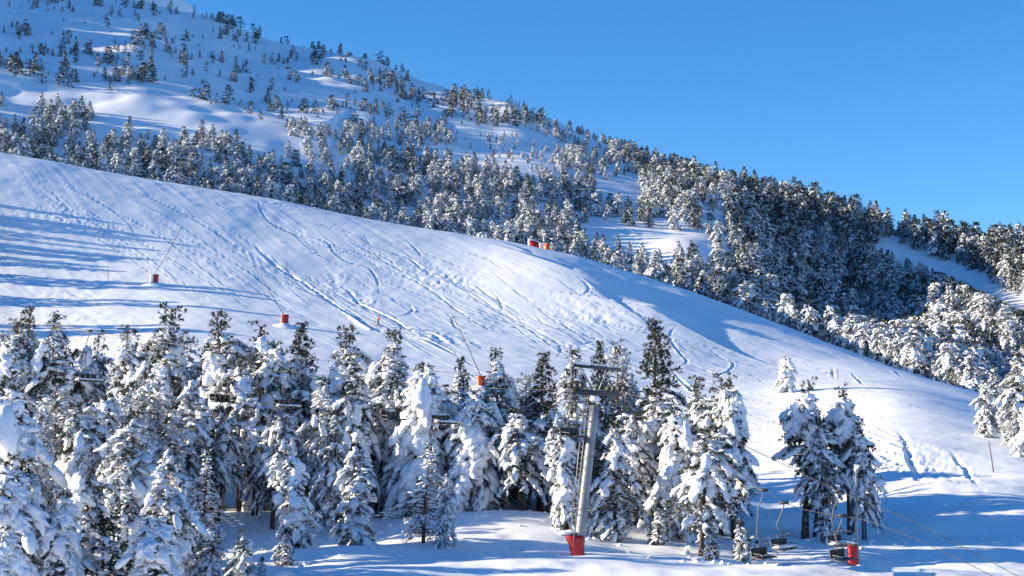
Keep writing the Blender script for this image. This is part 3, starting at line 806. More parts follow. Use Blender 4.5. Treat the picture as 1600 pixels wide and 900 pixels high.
# near trees: (picture x of the trunk, picture y of the tip, distance m, kind, width factor, label)
NEAR = [
 # the far left, behind the ropes
 (6, 500, 116, 'cone1', 1.1, "tall snowy pine on the left photo edge under the two lift ropes"),
 (28, 512, 121, 'rimed', 1.0, "grey rimed pine second from the left edge below the ropes"),
 (50, 488, 119, 'cone2', 1.05, "dark-tipped snowy pine third from the left edge touching the ropes"),
 (78, 492, 117, 'cone1', 0.95, "snowy pine with a rounded white tip just right of the rope-touching one"),
 (112, 518, 122, 'slim', 1.2, "narrow rimed pine before the blue shade band at far left"),
 (138, 522, 119, 'cone2', 0.9, "slim snowy pine left of the orange-brown tipped pine"),
 (165, 560, 123, 'rimed', 1.0, "low grey rimed pine in the dip left of the orange-brown tip"),
 (198, 512, 114, 'cone1', 1.15, "rimed pine with an orange-brown tip near the left"),
 (228, 540, 118, 'broad1', 0.9, "snowy round pine wedged behind the tallest left pine"),
 (252, 482, 111, 'cone2', 1.3, "tallest dark-tipped pine at the left, its tip above both ropes"),
 (278, 520, 119, 'rimed', 1.0, "rimed pine directly right of the tallest left pine"),
 # near left, big loads
 (18, 606, 84, 'dome_snow', 1.05, "pine buried under smooth white mounds at the left edge"),
 (62, 640, 92, 'rimed', 1.1, "dark rimed pine right of the mound-buried pine at the left edge"),
 (98, 600, 98, 'rimed', 1.15, "bushy frosted pine hiding the leftmost lift chair"),
 (133, 628, 94, 'broad1', 0.9, "snow-slabbed pine beneath the leftmost lift chair"),
 (160, 618, 102, 'dome_snow', 1.0, "pine with an arched white snow cap right below the leftmost chair"),
 (45, 715, 68, 'broad1', 1.0, "near pine with olive needles and hanging snow in the bottom left corner"),
 (2, 722, 66, 'dome_snow', 1.0, "near white-heaped pine cut off by the bottom left corner"),
 (95, 770, 67, 'dome_snow', 0.9, "near pine with a huge curled snow lump at bottom left"),
 (140, 690, 84, 'rimed', 1.0, "blue-shaded rimed pine between the curled lump and the large grey pine"),
 (178, 700, 78, 'cone1', 1.0, "shaded snowy pine left of the large grey rimed pine"),
 (218, 640, 79, 'column1', 1.35, "large grey rimed pine reaching the bottom edge at left"),
 (262, 705, 72, 'column2', 1.3, "drooping snowy pine right of the large grey rimed one at the bottom edge"),
 (242, 590, 97, 'rimed', 1.1, "frosted pine with pale forked branches at the left"),
 (200, 600, 104, 'column1', 1.2, "full frosted pine in front of the orange-brown tip"),
 (292, 600, 100, 'column2', 1.3, "white-loaded pine left of the forked snag"),
 (150, 805, 68, 'young', 1.4, "bushy little pine on the bottom edge left of the grey pine"),
 (284, 722, 76, 'rimed', 1.1, "rimed pine on the bottom edge at the left side of the glade"),
 (330, 806, 73, 'cone3', 1.5, "bushy half-grown pine on the bottom edge below the forked snag"),
 (392, 822, 71, 'cone1', 1.5, "snowy half-grown pine on the bottom edge below the glade's right side"),
 (240, 800, 66, 'dome_snow', 1.3, "squat snow-heaped pine on the bottom edge left of the glade"),
 (120, 720, 74, 'cone2', 1.2, "shaded pine between the olive-needled pine and the large grey one"),
 (18, 820, 60, 'dome_snow', 1.1, "heaped snow pine nearest the camera at bottom left"),
 # trees round the open glade
 (318, 540, 112, 'column1', 1.1, "snowy pine left of the twin dark tips"),
 (350, 494, 110, 'cone2', 1.25, "dark-tipped pine left of the orange snow-gun pad"),
 (378, 560, 106, 'broad2', 0.9, "tall-stemmed pine standing in the sunny glade"),
 (408, 506, 109, 'cone2', 1.15, "dark-tipped pine just below the orange snow-gun pad"),
 (398, 610, 104, 'broad2', 0.85, "snow-slabbed pine with bare stems right of the glade"),
 (436, 540, 108, 'dome_snow', 0.95, "round white pine behind the second lift chair"),
 (458, 506, 112, 'green_cone', 1.15, "green-tipped pine right of the orange snow-gun pad"),
 (485, 545, 107, 'cone1', 1.15, "snowy pine right of the second lift chair"),
 (316, 700, 92, 'half_bare', 0.9, "thin forked snag with snow on its arms in the glade"),
 (345, 640, 101, 'broad2', 0.8, "pine with a dark clear stem at the left side of the glade"),
 (468, 688, 86, 'column2', 1.35, "drooping columnar snowy pine left of centre, its foot in shade"),
 (430, 640, 99, 'broad1', 0.75, "blue-shaded snowy pine behind the drooping columnar one"),
 (447, 822, 81, 'young', 1.1, "little olive pine at the foot of the drooping columnar pine"),
 (372, 838, 76, 'young', 1.2, "small snow-dusted pine on the bottom edge below the glade"),
 (318, 852, 74, 'young', 1.1, "small pine left of the snow-dusted one on the bottom edge"),
 (412, 868, 73, 'young', 1.0, "tiny pine between two small ones at the bottom edge"),
 # centre left
 (508, 590, 103, 'column1', 1.15, "snow-clad pine between the second and third lift chairs"),
 (538, 515, 108, 'cone2', 1.25, "tall grey-tipped pine left of the skier"),
 (592, 518, 106, 'cone1', 1.35, "tall pine with a wind-bent tip right below the skier"),
 (565, 600, 102, 'broad1', 0.9, "dark-stemmed snowy pine below the wind-bent pine"),
 (622, 600, 104, 'column1', 1.1, "snowy pine behind the third lift chair"),
 (560, 700, 87, 'column2', 1.5, "broad white cone of a pine with snow down to the ground, centre left"),
 (528, 640, 97, 'cone1', 1.0, "shaded pine between the two white front pines"),
 (656, 572, 101, 'dome_snow', 1.0, "pine with a rounded white snow knob on top"),
 (690, 610, 103, 'broad1', 1.0, "shaded dome-shaped pine behind the fourth lift chair"),
 (662, 690, 87, 'half_bare', 1.15, "dead pine with long bare arms carrying snow, centre"),
 (692, 735, 86, 'column1', 1.05, "snowy young pine pressed against the bare-armed dead pine"),
 (722, 560, 114, 'slim', 1.0, "thin dark spire of a pine left of the orange-red pad"),
 (745, 612, 100, 'dome_snow', 1.0, "rounded snow-covered pine below the orange-red pad"),
 (735, 585, 107, 'slim', 1.1, "slender pine touching the orange-red pad"),
 # centre
 (790, 546, 106, 'cone1', 1.1, "snowy pine with a thin spire right of the orange-red pad"),
 (842, 552, 105, 'green_cone', 1.15, "dark-green-tipped pine left of the lift pylon head"),
 (818, 585, 108, 'rimed', 0.9, "rimed pine between the thin spire and the dark-green tip"),
 (812, 640, 99, 'broad1', 1.15, "dark bushy pine with white branches left of the pylon"),
 (854, 630, 102, 'broad2', 0.95, "pine on twin brown stems beside the dark bushy one"),
 (785, 752, 101, 'young', 1.3, "low snow-crusted bush pine on the snow edge at centre"),
 (765, 640, 105, 'cone2', 1.0, "shaded snowy pine left of the dark bushy one"),
 (720, 650, 103, 'rimed', 0.95, "shaded rimed pine behind the bare-armed dead pine"),
 (897, 548, 104, 'cone1', 1.1, "frosted pine rising behind the left end of the pylon head"),
 (886, 650, 92, 'column2', 1.05, "white columnar pine just left of the pylon column"),
 (944, 536, 106, 'green_cone', 0.75, "thin green pine above the pylon head"),
 (972, 534, 108, 'rimed', 0.85, "round grey pine between the thin green pine and the tall green one"),
 (1012, 503, 103, 'green_cone', 1.2, "tallest green pine right of the pylon head"),
 (962, 655, 92, 'cone1', 1.2, "snow-draped pine directly right of the pylon column"),
 (990, 640, 97, 'broad1', 0.95, "shaded snow-slabbed pine right of the pylon"),
 (1035, 610, 99, 'broad1', 1.05, "snowy pine with square white slabs below the tall green one"),
 (1028, 782, 91, 'young', 1.1, "small pine on the snow right of the pylon foot"),
 (1082, 592, 98, 'cone2', 1.15, "snowy dark-tipped pine right of the tall green pine"),
 (1058, 640, 94, 'dome_snow', 0.85, "white-lobed pine leaning on the dark-stemmed clump"),
 (1092, 668, 88, 'broad1', 1.15, "broad pine with hanging white slabs and black stems"),
 (1128, 590, 96, 'cone2', 1.15, "snow-capped pine left of the last dark pine of the grove"),
 (1142, 588, 95, 'dark_clump', 0.8, "dark drooping pine at the right end of the grove"),
 (1106, 822, 83, 'young', 1.2, "ragged little pine in front of the black stems"),
 (1160, 808, 84, 'young', 1.1, "small dark pine on its own right of the grove"),
 (1182, 846, 88, 'young', 0.8, "tiny shaded pine left of the low hanging chair"),
 # right
 (1230, 556, 214, 'dome_snow', 1.25, "small white-crusted pine standing alone on the piste"),
 (1250, 594, 96, 'dark_clump', 1.0, "left dark pine of the black-stemmed clump at right"),
 (1322, 604, 97, 'dark_clump', 0.95, "right dark pine of the black-stemmed clump at right"),
 (1285, 658, 95, 'broad2', 0.7, "snow-slabbed middle pine of the black-stemmed clump at right"),
 (1345, 700, 94, 'broad1', 0.75, "low right-hand pine of the clump beside the thin mast"),
 (1290, 775, 93, 'young', 1.0, "small dark pine among the black stems at right"),
 (1536, 592, 146, 'column1', 1.5, "white columnar pine nearest the right edge on open snow"),
 (1570, 625, 143, 'rimed', 1.5, "frosted bushy pine right of the white columnar one"),
 (1594, 550, 142, 'cone1', 1.3, "tall snowy pine on the right photo edge"),
 (1556, 615, 152, 'cone1', 1.2, "snowy pine between the white columnar one and the frosted bushy one"),
 (1586, 655, 138, 'rimed', 1.3, "low frosted pine in front of the clump on the right photo edge"),
 (1612, 620, 132, 'dome_snow', 1.1, "snow-heaped pine cut by the right photo edge"),
]
OCC = []
cnt_near = 0
SISTER = {'cone1': 'cone3', 'cone2': 'cone4', 'rimed': 'rimed2'}
seen_kind = {}
for (px, py, Yd, kind, wf, lab) in NEAR:
    seen_kind[kind] = seen_kind.get(kind, 0) + 1
    if kind in SISTER and seen_kind[kind] % 2 == 0: kind = SISTER[kind]
    X = X_at(px, py, Yd)
    Zt = Yd * float(tanel(py)); Zb = float(T(np.array([X]), np.array([float(Yd)]))[0])
    H = max(1.2, Zt - Zb)
    o = place_tree(kind, X, float(Yd), H, rng.uniform(0, 6.28), wf * (0.97 if H < 11 else 0.88), name="young_pine" if kind == 'young' else "snowy_pine")
    tag(o, lab, "pine tree", "young pines at the edge of the grove" if kind == 'young' else "snow-laden pines of the near grove")
    OCC.append((X, Yd)); cnt_near += 1
# second rank of the grove, seen in the gaps of the first
ENV = [(0, 500), (100, 525), (150, 540), (250, 515), (300, 550), (350, 530), (450, 530), (500, 570), (540, 550), (600, 560), (640, 600), (700, 610), (800, 590), (850, 580), (900, 580), (1000, 570), (1080, 610), (1180, 640)]
k = 0
for px in range(8, 1160, 27):
    x = px + rng.uniform(-9, 9)
    Yd = rng.uniform(117, 132) if x < 1000 else rng.uniform(104, 112)
    py = np.interp(x, *zip(*ENV)) + rng.uniform(18, 75)
    if 275 < x < 430: Yd = rng.uniform(128, 140)
    X = X_at(x, py, Yd)
    H = Yd * float(tanel(py)) - float(T(np.array([X]), np.array([Yd]))[0])
    if H < 3: continue
    kind = rng.choice(['cone1', 'cone2', 'rimed', 'broad2', 'column1', 'broad1', 'slim', 'cone3', 'cone4', 'rimed2'])
    o = place_tree(kind, X, Yd, H, rng.uniform(0, 6.28), rng.uniform(0.95, 1.25))
    k += 1
    tag(o, "snow-dusted pine in the grove's shaded back rank, %s from its left end" % ordinal(k), "pine tree", "pines of the grove's back rank")
    OCC.append((X, Yd)); cnt_near += 1

# ---- the mountainside behind the piste
STRIP = [(1370, 366), (1420, 385), (1500, 418), (1620, 472), (1620, 500), (1560, 470), (1480, 432), (1420, 406), (1375, 386)]
def in_poly(px, py, poly):
    inside = np.zeros(np.shape(px), bool)
    n = len(poly); j = n - 1
    for i in range(n):
        xi, yi = poly[i]; xj, yj = poly[j]
        c = ((yi > py) != (yj > py)) & (px < (xj - xi) * (py - yi) / (yj - yi + 1e-9) + xi)
        inside ^= c
        j = i
    return inside
CLEAR = [
 [(-80, 118), (120, 138), (330, 172), (440, 196), (470, 225), (430, 262), (330, 212), (160, 186), (60, 160), (-80, 140)],
 [(945, 262), (1005, 275), (1002, 338), (952, 325)], [(915, 345), (1140, 372), (1150, 430), (1000, 412), (915, 388)],
 [(1090, 318), (1135, 326), (1130, 372), (1098, 365)], [(560, 322), (680, 338), (690, 352), (600, 345)], [(735, 350), (800, 352), (810, 376), (760, 372)],
]
THIN = [(690, 196), (860, 200), (880, 250), (850, 300), (720, 262)]
YU = [(-100, 120), (0, 150), (60, 165), (140, 185), (240, 205), (330, 222), (400, 190), (500, 206), (600, 200), (700, 196), (800, 200), (870, 196), (930, 215), (1000, 235), (1700, 380)]
nr = np.random.default_rng(12)
N = 26000
px0 = nr.uniform(-70, 1670, N)
yc_of = lambda x: np.interp(x, XP, Yc)
fr = nr.uniform(0, 1, N) ** 1.25
Yl = np.interp(px0, XP, Yc) + 5; Yh = np.interp(px0, XP, Ys) + 3
YY = Yl + (Yh - Yl) * fr
XX = YY * (px0 - 800) / F
ZZ = T(XX, YY)
qx, qy = proj(XX, YY, ZZ)
ycr = np.interp(qx, XP, yc)
yu = np.interp(qx, *zip(*YU))
upper = (qy < yu) & (qx < 930)
dens = np.where(upper, 0.115, 1.0)
dens = np.where(upper & (qx < 260) & (qy < 60), 0.05, dens)
dens = np.where(upper & (qx >= 20) & (qx < 300) & (qy > 55) & (qy < 125), 0.2, dens)
ysk = np.interp(qx, XP, ys)
dens = np.where(upper & (qx > 330) & (qx < 600) & (qy > ysk + 14) & (qy < ysk + 45), 0.07, dens)
dens = np.where(upper & (qx > 560) & (qy > ysk - 3) & (qy < ysk + 20), 0.3, dens)
dens = np.where(upper & (qx > 340) & (qx < 480) & (qy < ysk + 5), 0.35, dens)
for P_ in CLEAR:
    dens = np.where(in_poly(qx, qy, P_), 0.012, dens)
dens = np.where(in_poly(qx, qy, THIN), 0.22, dens)
right = sstep(qx, 950, 1300)
clump = 0.12 + 0.88 * np.clip(vnoise(XX / 15, YY / 24, 77) * 2.4 + 0.95 + 0.5 * sstep(qx, 1050, 1250), 0, 1)
Hm = np.where(upper, 1.3 + 5.6 * nr.uniform(0, 1, N) ** 1.5, nr.uniform(3.0, 7.0, N) + right * nr.uniform(0.8, 4.2, N))
Hm = np.where((~upper) & (YY > 480) & (qx < 950), Hm * 0.72, Hm)
Hm = np.where(in_poly(qx, qy, THIN), Hm * 0.6, Hm)
clump = np.where((~upper) & (qx < 900) & (ycr - qy < 55), np.maximum(clump, 0.8), clump)
clump = np.where(upper, np.clip(vnoise(XX / 20, YY / 34, 78) * 2.2 + 0.8, 0.15, 1.6), clump)
keepp = nr.uniform(0, 1, N) < dens * clump
top = qy - Hm * F / YY
# nothing stands before or on the cleared strip
strip = in_poly(qx, qy, STRIP)
strip_lo = np.interp(qx, [1370, 1420, 1480, 1560, 1620], [386, 406, 432, 470, 500]); strip_hi = np.interp(qx, [1370, 1420, 1500, 1620], [366, 385, 418, 472])
hide = (qx > 1365) & (qy > strip_lo - 2) & (top < strip_lo - 3)
fix = hide & (qy - strip_lo > 16)
Hm = np.where(fix, (qy - strip_lo + 3) * YY / F, Hm)
keepp &= ~strip & ~(hide & ~fix)
cells = {}; sel = []
for i in np.nonzero(keepp)[0]:
    rad = (1.9 if upper[i] else 1.6) * (0.7 + 0.05 * YY[i] / 50) * (0.6 + Hm[i] / 14)
    cx, cy = int(XX[i] // 6), int(YY[i] // 6)
    ok = True
    for a in (-1, 0, 1):
        for b_ in (-1, 0, 1):
            for (x, y, r) in cells.get((cx + a, cy + b_), ()):
                if (x - XX[i]) ** 2 + (y - YY[i]) ** 2 < (0.5 * (rad + r) + 0.6) ** 2: ok = False
    if ok:
        cells.setdefault((cx, cy), []).append((XX[i], YY[i], rad)); sel.append(i)
sel = np.array(sel)
up_sel = [i for i in sel if upper[i]]
lo_sel = [i for i in sel if not upper[i]]
# what shows: in the frame and not hidden behind the piste crest
hpx = lambda i: Hm[i] * F / YY[i]
vis = lambda i: -5 < qx[i] < 1605 and (qy[i] - hpx(i)) < np.interp(qx[i], XP, yc) - 6
lo_sel.sort(key=lambda i: -hpx(i) * (1 if vis(i) else 0.01))
up_sel.sort(key=lambda i: -hpx(i) * (1 if vis(i) else 0.01))
n_ind = 296 - cnt_near
ind = lo_sel[:n_ind]; rest = lo_sel[n_ind:] + up_sel[260:]
up_ind = [i for i in up_sel[:260] if vis(i)]
shade = lambda i: float(sstep(qx[i], 850, 1200)) * float(1 - sstep(qy[i] - np.interp(qx[i], XP, ys), 20, 150)) * (0.6 + 0.4 * float(vnoise(np.array([XX[i] / 12]), np.array([YY[i] / 15]), 9)[0]))  # darker trees chosen here stand in for shade on the right-hand wood
darkish = lambda i: nr.uniform() < 0.28 + 0.72 * shade(i)

def zone(i):
    x, y = qx[i], qy[i]; near_c = y > np.interp(x, XP, yc) - 14
    if near_c:
        for lim, t in ((330, "on the piste crest's top-left"), (700, "on the piste crest's middle"), (1060, "on the crest right of the red arch"),
                       (1330, "on the steep lower crest"), (2000, "on the crest at the right edge")):
            if x < lim: return t
    for lim, t in ((260, "in the far-left hillside wood"), (560, "in the left-centre hillside wood"), (860, "in the central hillside wood"),
                   (1060, "in the wood up-right of the arch"), (1250, "right of the small clearing"), (1420, "before the cleared strip"), (2000, "below the cleared strip at right")):
        if x < lim: return t
ADJ = {0: "rounded snow-heaped pine", 1: "pointed snowy pine", 2: "columnar snowy pine", 3: "broad frosted pine", 4: "dark-tipped snowy pine", 5: "frosted round pine"}
byz = {}
for i in ind: byz.setdefault(zone(i), []).append(i)
for z, li in byz.items():
    li.sort(key=lambda i: qx[i])
    for n_, i in enumerate(li):
        big_ = hpx(i) > 34
        kd_ = int(nr.integers(0, 6))
        if not big_ and darkish(i): pn = "dark%d" % (kd_ % 3)
        else: pn = "mid%d" % kd_ if big_ else "far%d" % (kd_ % 4)
        o = place_tree(pn, float(XX[i]), float(YY[i]), float(Hm[i]), float(nr.uniform(0, 6.28)), float(nr.uniform(0.95, 1.4)))
        tag(o, "%s %s, %s from the left" % (("shade-darkened pine" if pn.startswith("dark") else ADJ[kd_ if big_ else kd_ % 4]), z, ordinal(n_ + 1)), "pine tree", "snow-covered pines of the hillside wood")
# upper slope: small dark pines scattered over shaded snow
def zone_up(i):
    x, y = qx[i], qy[i]; d = y - np.interp(x, XP, ys)
    if d < 16: return "on the skyline's left part" if x < 600 else "on the skyline's right part" if x > 800 else "on the skyline's middle part"
    a = "upper" if d < 60 else "middle" if d < 110 else "lower"
    for lim, t in ((130, "far left"), (300, "left"), (480, "left centre"), (640, "centre"), (2000, "right end")):
        if x < lim: return "on the %s shaded slope at its %s" % (a, t)
byz = {}
for i in up_ind: byz.setdefault(zone_up(i), []).append(i)
for z, li in byz.items():
    li.sort(key=lambda i: qx[i])
    for n_, i in enumerate(li):
        pn = "sparse%d" % nr.integers(0, 3) if Hm[i] < 4.2 or nr.uniform() < 0.5 else "dark%d" % nr.integers(0, 3)
        o = place_tree(pn, float(XX[i]), float(YY[i]), float(Hm[i]), float(nr.uniform(0, 6.28)), float(nr.uniform(0.9, 1.5)), name="dwarf_pine")
        tag(o, "small dark pine %s, %s from the left" % (z, ordinal(n_ + 1)), "dwarf pine", "small dark pines scattered over the upper slope")

# ---- the rest of the wood: one mass
def forest(name, label, pts):
    """pts: (x, y, z, scale, rotation, prototype index); trees placed by geometry nodes"""
    names = ["far0", "far1", "far2", "far3", "dark0", "dark1", "dark2", "sparse0", "mid0", "mid3"]
    me = bpy.data.meshes.new(name)
    me.from_pydata([p[:3] for p in pts], [], [])
    for an, k_ in (("tree_scale", 3), ("tree_turn", 4)):
        at = me.attributes.new(an, 'FLOAT', 'POINT'); at.data.foreach_set("value", [float(p[k_]) for p in pts])
    at = me.attributes.new("tree_kind", 'INT', 'POINT'); at.data.foreach_set("value", [int(p[5]) for p in pts])
    o = bpy.data.objects.new(name, me); link(o)
    ng = bpy.data.node_groups.new(name, 'GeometryNodeTree')
    ng.interface.new_socket("Geometry", in_out='INPUT', socket_type='NodeSocketGeometry')
    ng.interface.new_socket("Geometry", in_out='OUTPUT', socket_type='NodeSocketGeometry')
    N_ = ng.nodes; L_ = ng.links
    gi = N_.new("NodeGroupInput"); go = N_.new("NodeGroupOutput"); jn = N_.new("GeometryNodeJoinGeometry")
    def attr(n, t):
        a = N_.new("GeometryNodeInputNamedAttribute"); a.data_type = t; a.inputs["Name"].default_value = n
        return a.outputs["Attribute"]
    sc_, tu, ki = attr("tree_scale", 'FLOAT'), attr("tree_turn", 'FLOAT'), attr("tree_kind", 'INT')
    cx = N_.new("ShaderNodeCombineXYZ"); L_.new(tu, cx.inputs[2])
    used = sorted(set(int(p[5]) for p in pts))
    for u in used:
        src = PROTO[names[u]]
        parts = [src['single']] if 'single' in src else [src[p] for p in ("trunk", "crown", "snow_clumps")]
        for me_ in parts:
            ob = bpy.data.objects.new("pine_shape", me_)          # kept out of the scene: only its mesh is used
            oi = N_.new("GeometryNodeObjectInfo"); oi.inputs["Object"].default_value = ob
            cmp_ = N_.new("FunctionNodeCompare"); cmp_.data_type = 'INT'; cmp_.operation = 'EQUAL'
            L_.new(ki, cmp_.inputs[2]); cmp_.inputs[3].default_value = u
            ip = N_.new("GeometryNodeInstanceOnPoints")
            L_.new(gi.outputs[0], ip.inputs["Points"]); L_.new(cmp_.outputs[0], ip.inputs["Selection"]); L_.new(oi.outputs["Geometry"], ip.inputs["Instance"])
            L_.new(cx.outputs[0], ip.inputs["Rotation"]); L_.new(sc_, ip.inputs["Scale"]); L_.new(ip.outputs[0], jn.inputs[0])
    L_.new(jn.outputs[0], go.inputs[0])
    md = o.modifiers.new("trees", 'NODES'); md.node_group = ng
    tag(o, label, "forest", kind="stuff")
    return o

pts = []
for i in rest:
    u = int(nr.integers(4, 7)) if (upper[i] or darkish(i)) else int(nr.integers(0, 4))
    pts.append((float(XX[i]), float(YY[i]), float(ZZ[i]) - 0.15, float(Hm[i]) / 7.0, float(nr.uniform(0, 6.28)), u))
print("TREES near", cnt_near, "ind", len(ind), "upper", len(up_ind), "rest", len(pts))
forest("forest", "dense snow-dusted pine wood covering the mountainside behind the piste", pts)
SIDE = [(-22, 289, 3.6), (-28, 285, 5.4), (-24, 282, 4.6), (-30, 279, 5.8), (-23, 277, 4.4), (-36, 274, 6.4), (-26, 272, 5.2), (-24, 269, 4.6), (-32, 267, 5.6), (-40, 283, 6.5),
        (-62, 260, 12.0), (-76, 257, 12.5), (-44, 246, 9.0), (-84, 243, 13.0), (-58, 228, 10.0), (-74, 224, 12.0), (-36, 222, 6.5), (-58, 204, 9.5), (-30, 201, 5.5), (-50, 184, 7.5), (-26, 176, 5.0)]
# pines beside the piste beyond the left edge of the frame: their shadows stripe the groomed snow
pts = []
for (px, Yd, H) in SIDE:
    X = (px - 800) / F * Yd
    pts.append((X, Yd, float(T(np.array([X]), np.array([float(Yd)]))[0]) - 0.2, H * 0.86 / 7.0, rng.uniform(0, 6), rng.choice([2, 6, 6])))
forest("side_forest", "pine wood beside the piste whose shadows stripe the groomed snow", pts)
# ------------------------------------------------------------------ chairlift
M_galv, nt, b = new_mat("galvanised_steel", (0.42, 0.42, 0.40), 0.5, 0.25)
color_noise(nt, b, 1.5, (0.20, 0.21, 0.22), (0.29, 0.30, 0.31))
M_galv2, nt, b = new_mat("weathered_steel", (0.12, 0.125, 0.13), 0.55, 0.25)
M_dark, nt, b = new_mat("dark_steel", (0.035, 0.035, 0.04), 0.5, 0.3)
M_seat, nt, b = new_mat("dark_seat_padding", (0.02, 0.022, 0.028), 0.7)
M_rope, nt, b = new_mat("steel_rope", (0.13, 0.125, 0.12), 0.5, 0.5)
M_red, nt, b = new_mat("red_padding", (0.45, 0.01, 0.014), 0.5)
color_noise(nt, b, 3.0, (0.36, 0.008, 0.012), (0.5, 0.015, 0.018))
M_orange, nt, b = new_mat("orange_padding", (0.85, 0.14, 0.02), 0.45)
color_noise(nt, b, 3.0, (0.75, 0.09, 0.015), (0.9, 0.2, 0.03))
M_white, nt, b = new_mat("white_padding", (0.8, 0.8, 0.8), 0.5)
M_wood, nt, b = new_mat("weathered_wood", (0.12, 0.09, 0.06), 0.85)
M_snowcap, nt, b = new_mat("snow_cap", (0.88, 0.90, 0.94), 0.6)
noise_bump(nt, b, [(3.0, 1.0)], 0.4, 0.05)

def gz(X, Y):
    return float(T(np.array([float(X)]), np.array([float(Y)]))[0])

def P3(x, y, Y):
    """point seen at picture position (x, y) at distance Y"""
    return Vector((X_at(x, y, Y), Y, Y * float(tanel(y))))

def tube(g, pts, r, seg=8, mi=0, caps=True):
    pts = [Vector(p) for p in pts]
    R = np.full(len(pts), r, float) if np.ndim(r) == 0 else np.asarray(r, float)
    n0 = g.n
    add_limb(g, [p[:] for p in pts], R, seg, mi)
    if caps:
        for base, flip in ((0, True), ((len(pts) - 1) * seg, False)):
            idx = [base + k - 0 for k in range(seg)]
            f = np.array([[idx[0], idx[k], idx[k + 1]] for k in range(1, seg - 1)])
            if flip: f = f[:, ::-1]
            g.f.append(f + n0); g.m.append(np.full(len(f), mi, np.int32))

def box(g, c, half, ax=None, mi=0, bev=0.0):
    """box with chamfered long edges; ax: three axis vectors"""
    ax = ax or (Vector((1, 0, 0)), Vector((0, 1, 0)), Vector((0, 0, 1)))
    hx, hy, hz = half; bv = bev or min(half) * 0.18
    prof = [(-hy + bv, -hz), (hy - bv, -hz), (hy, -hz + bv), (hy, hz - bv), (hy - bv, hz), (-hy + bv, hz), (-hy, hz - bv), (-hy, -hz + bv)]
    V = []
    for sx in (-hx, hx):
        for (py, pz) in prof:
            V.append(Vector(c) + ax[0] * sx + ax[1] * py + ax[2] * pz)
    Fs = []
    for k in range(8):
        k2 = (k + 1) % 8
        Fs += [[k, k2, 8 + k2], [k, 8 + k2, 8 + k]]
    for k in range(1, 7):
        Fs.append([0, k + 1, k]); Fs.append([8, 8 + k, 8 + k + 1])
    g.add(np.array([v[:] for v in V]), np.array(Fs), mi)

def part(name, g, mats, parent=None, smooth=False, loc=None):
    v, f, m = g.arrays()
    if loc is not None: v = v - np.array(loc)[None]
    return mesh_obj(name, v, f, mats, parent, smooth, m)

# the line: near rope and far rope, 5 m apart
HEAD = Vector((4.4, 86.0, 0)); LDIR = Vector((-41.4, 26.0, 0)).normalized(); LPER = Vector((-LDIR.y, LDIR.x, 0))
if LPER.y < 0: LPER = -LPER                                   # points away from the camera
def line_Y(px, side):
    """distance at which the vertical plane of a rope crosses picture column px"""
    o = HEAD + LPER * (2.4 * side)
    u = (px - 800) / F
    t = (u * o.y - o.x) / (LDIR.x - u * LDIR.y)
    return o.y + LDIR.y * t
ROPES = {-1: [(-90, 470), (0, 488), (100, 510), (200, 527), (300, 541), (420, 555), (560, 568), (740, 586), (897, 603), (1020, 650), (1100, 698), (1162, 743), (1225, 786), (1290, 803), (1345, 811), (1430, 842), (1560, 905), (1680, 975)],
         1: [(-90, 478), (0, 497), (120, 519), (205, 533), (350, 571), (450, 581), (640, 599), (800, 608), (965, 612), (1050, 645), (1140, 686), (1230, 728), (1311, 768), (1420, 812), (1560, 884), (1680, 950)]}
rope_pts = {}
for side, lab in ((-1, "near lift rope running downhill past the pylon's left sheaves"), (1, "far lift rope running downhill past the pylon's right sheaves")):
    xs = np.array([p[0] for p in ROPES[side]], float); ys_ = np.array([p[1] for p in ROPES[side]], float)
    pts = [P3(x, y, line_Y(x, side)) for x, y in zip(xs, ys_)]
    S = smooth_line([p[:] for p in pts], 1.2)
    rope_pts[side] = S
    g = Geo(); tube(g, S, 0.019, 6)
    o = part("lift_rope", g, [M_rope], smooth=True)
    tag(o, lab, "rope", "ropes of the chairlift")

def grip_at(px, side):
    S = rope_pts[side]
    q = [proj(p[0], p[1], p[2])[0] for p in S]
    i = int(np.argmin(np.abs(np.array(q) - px)))
    return Vector(S[i])

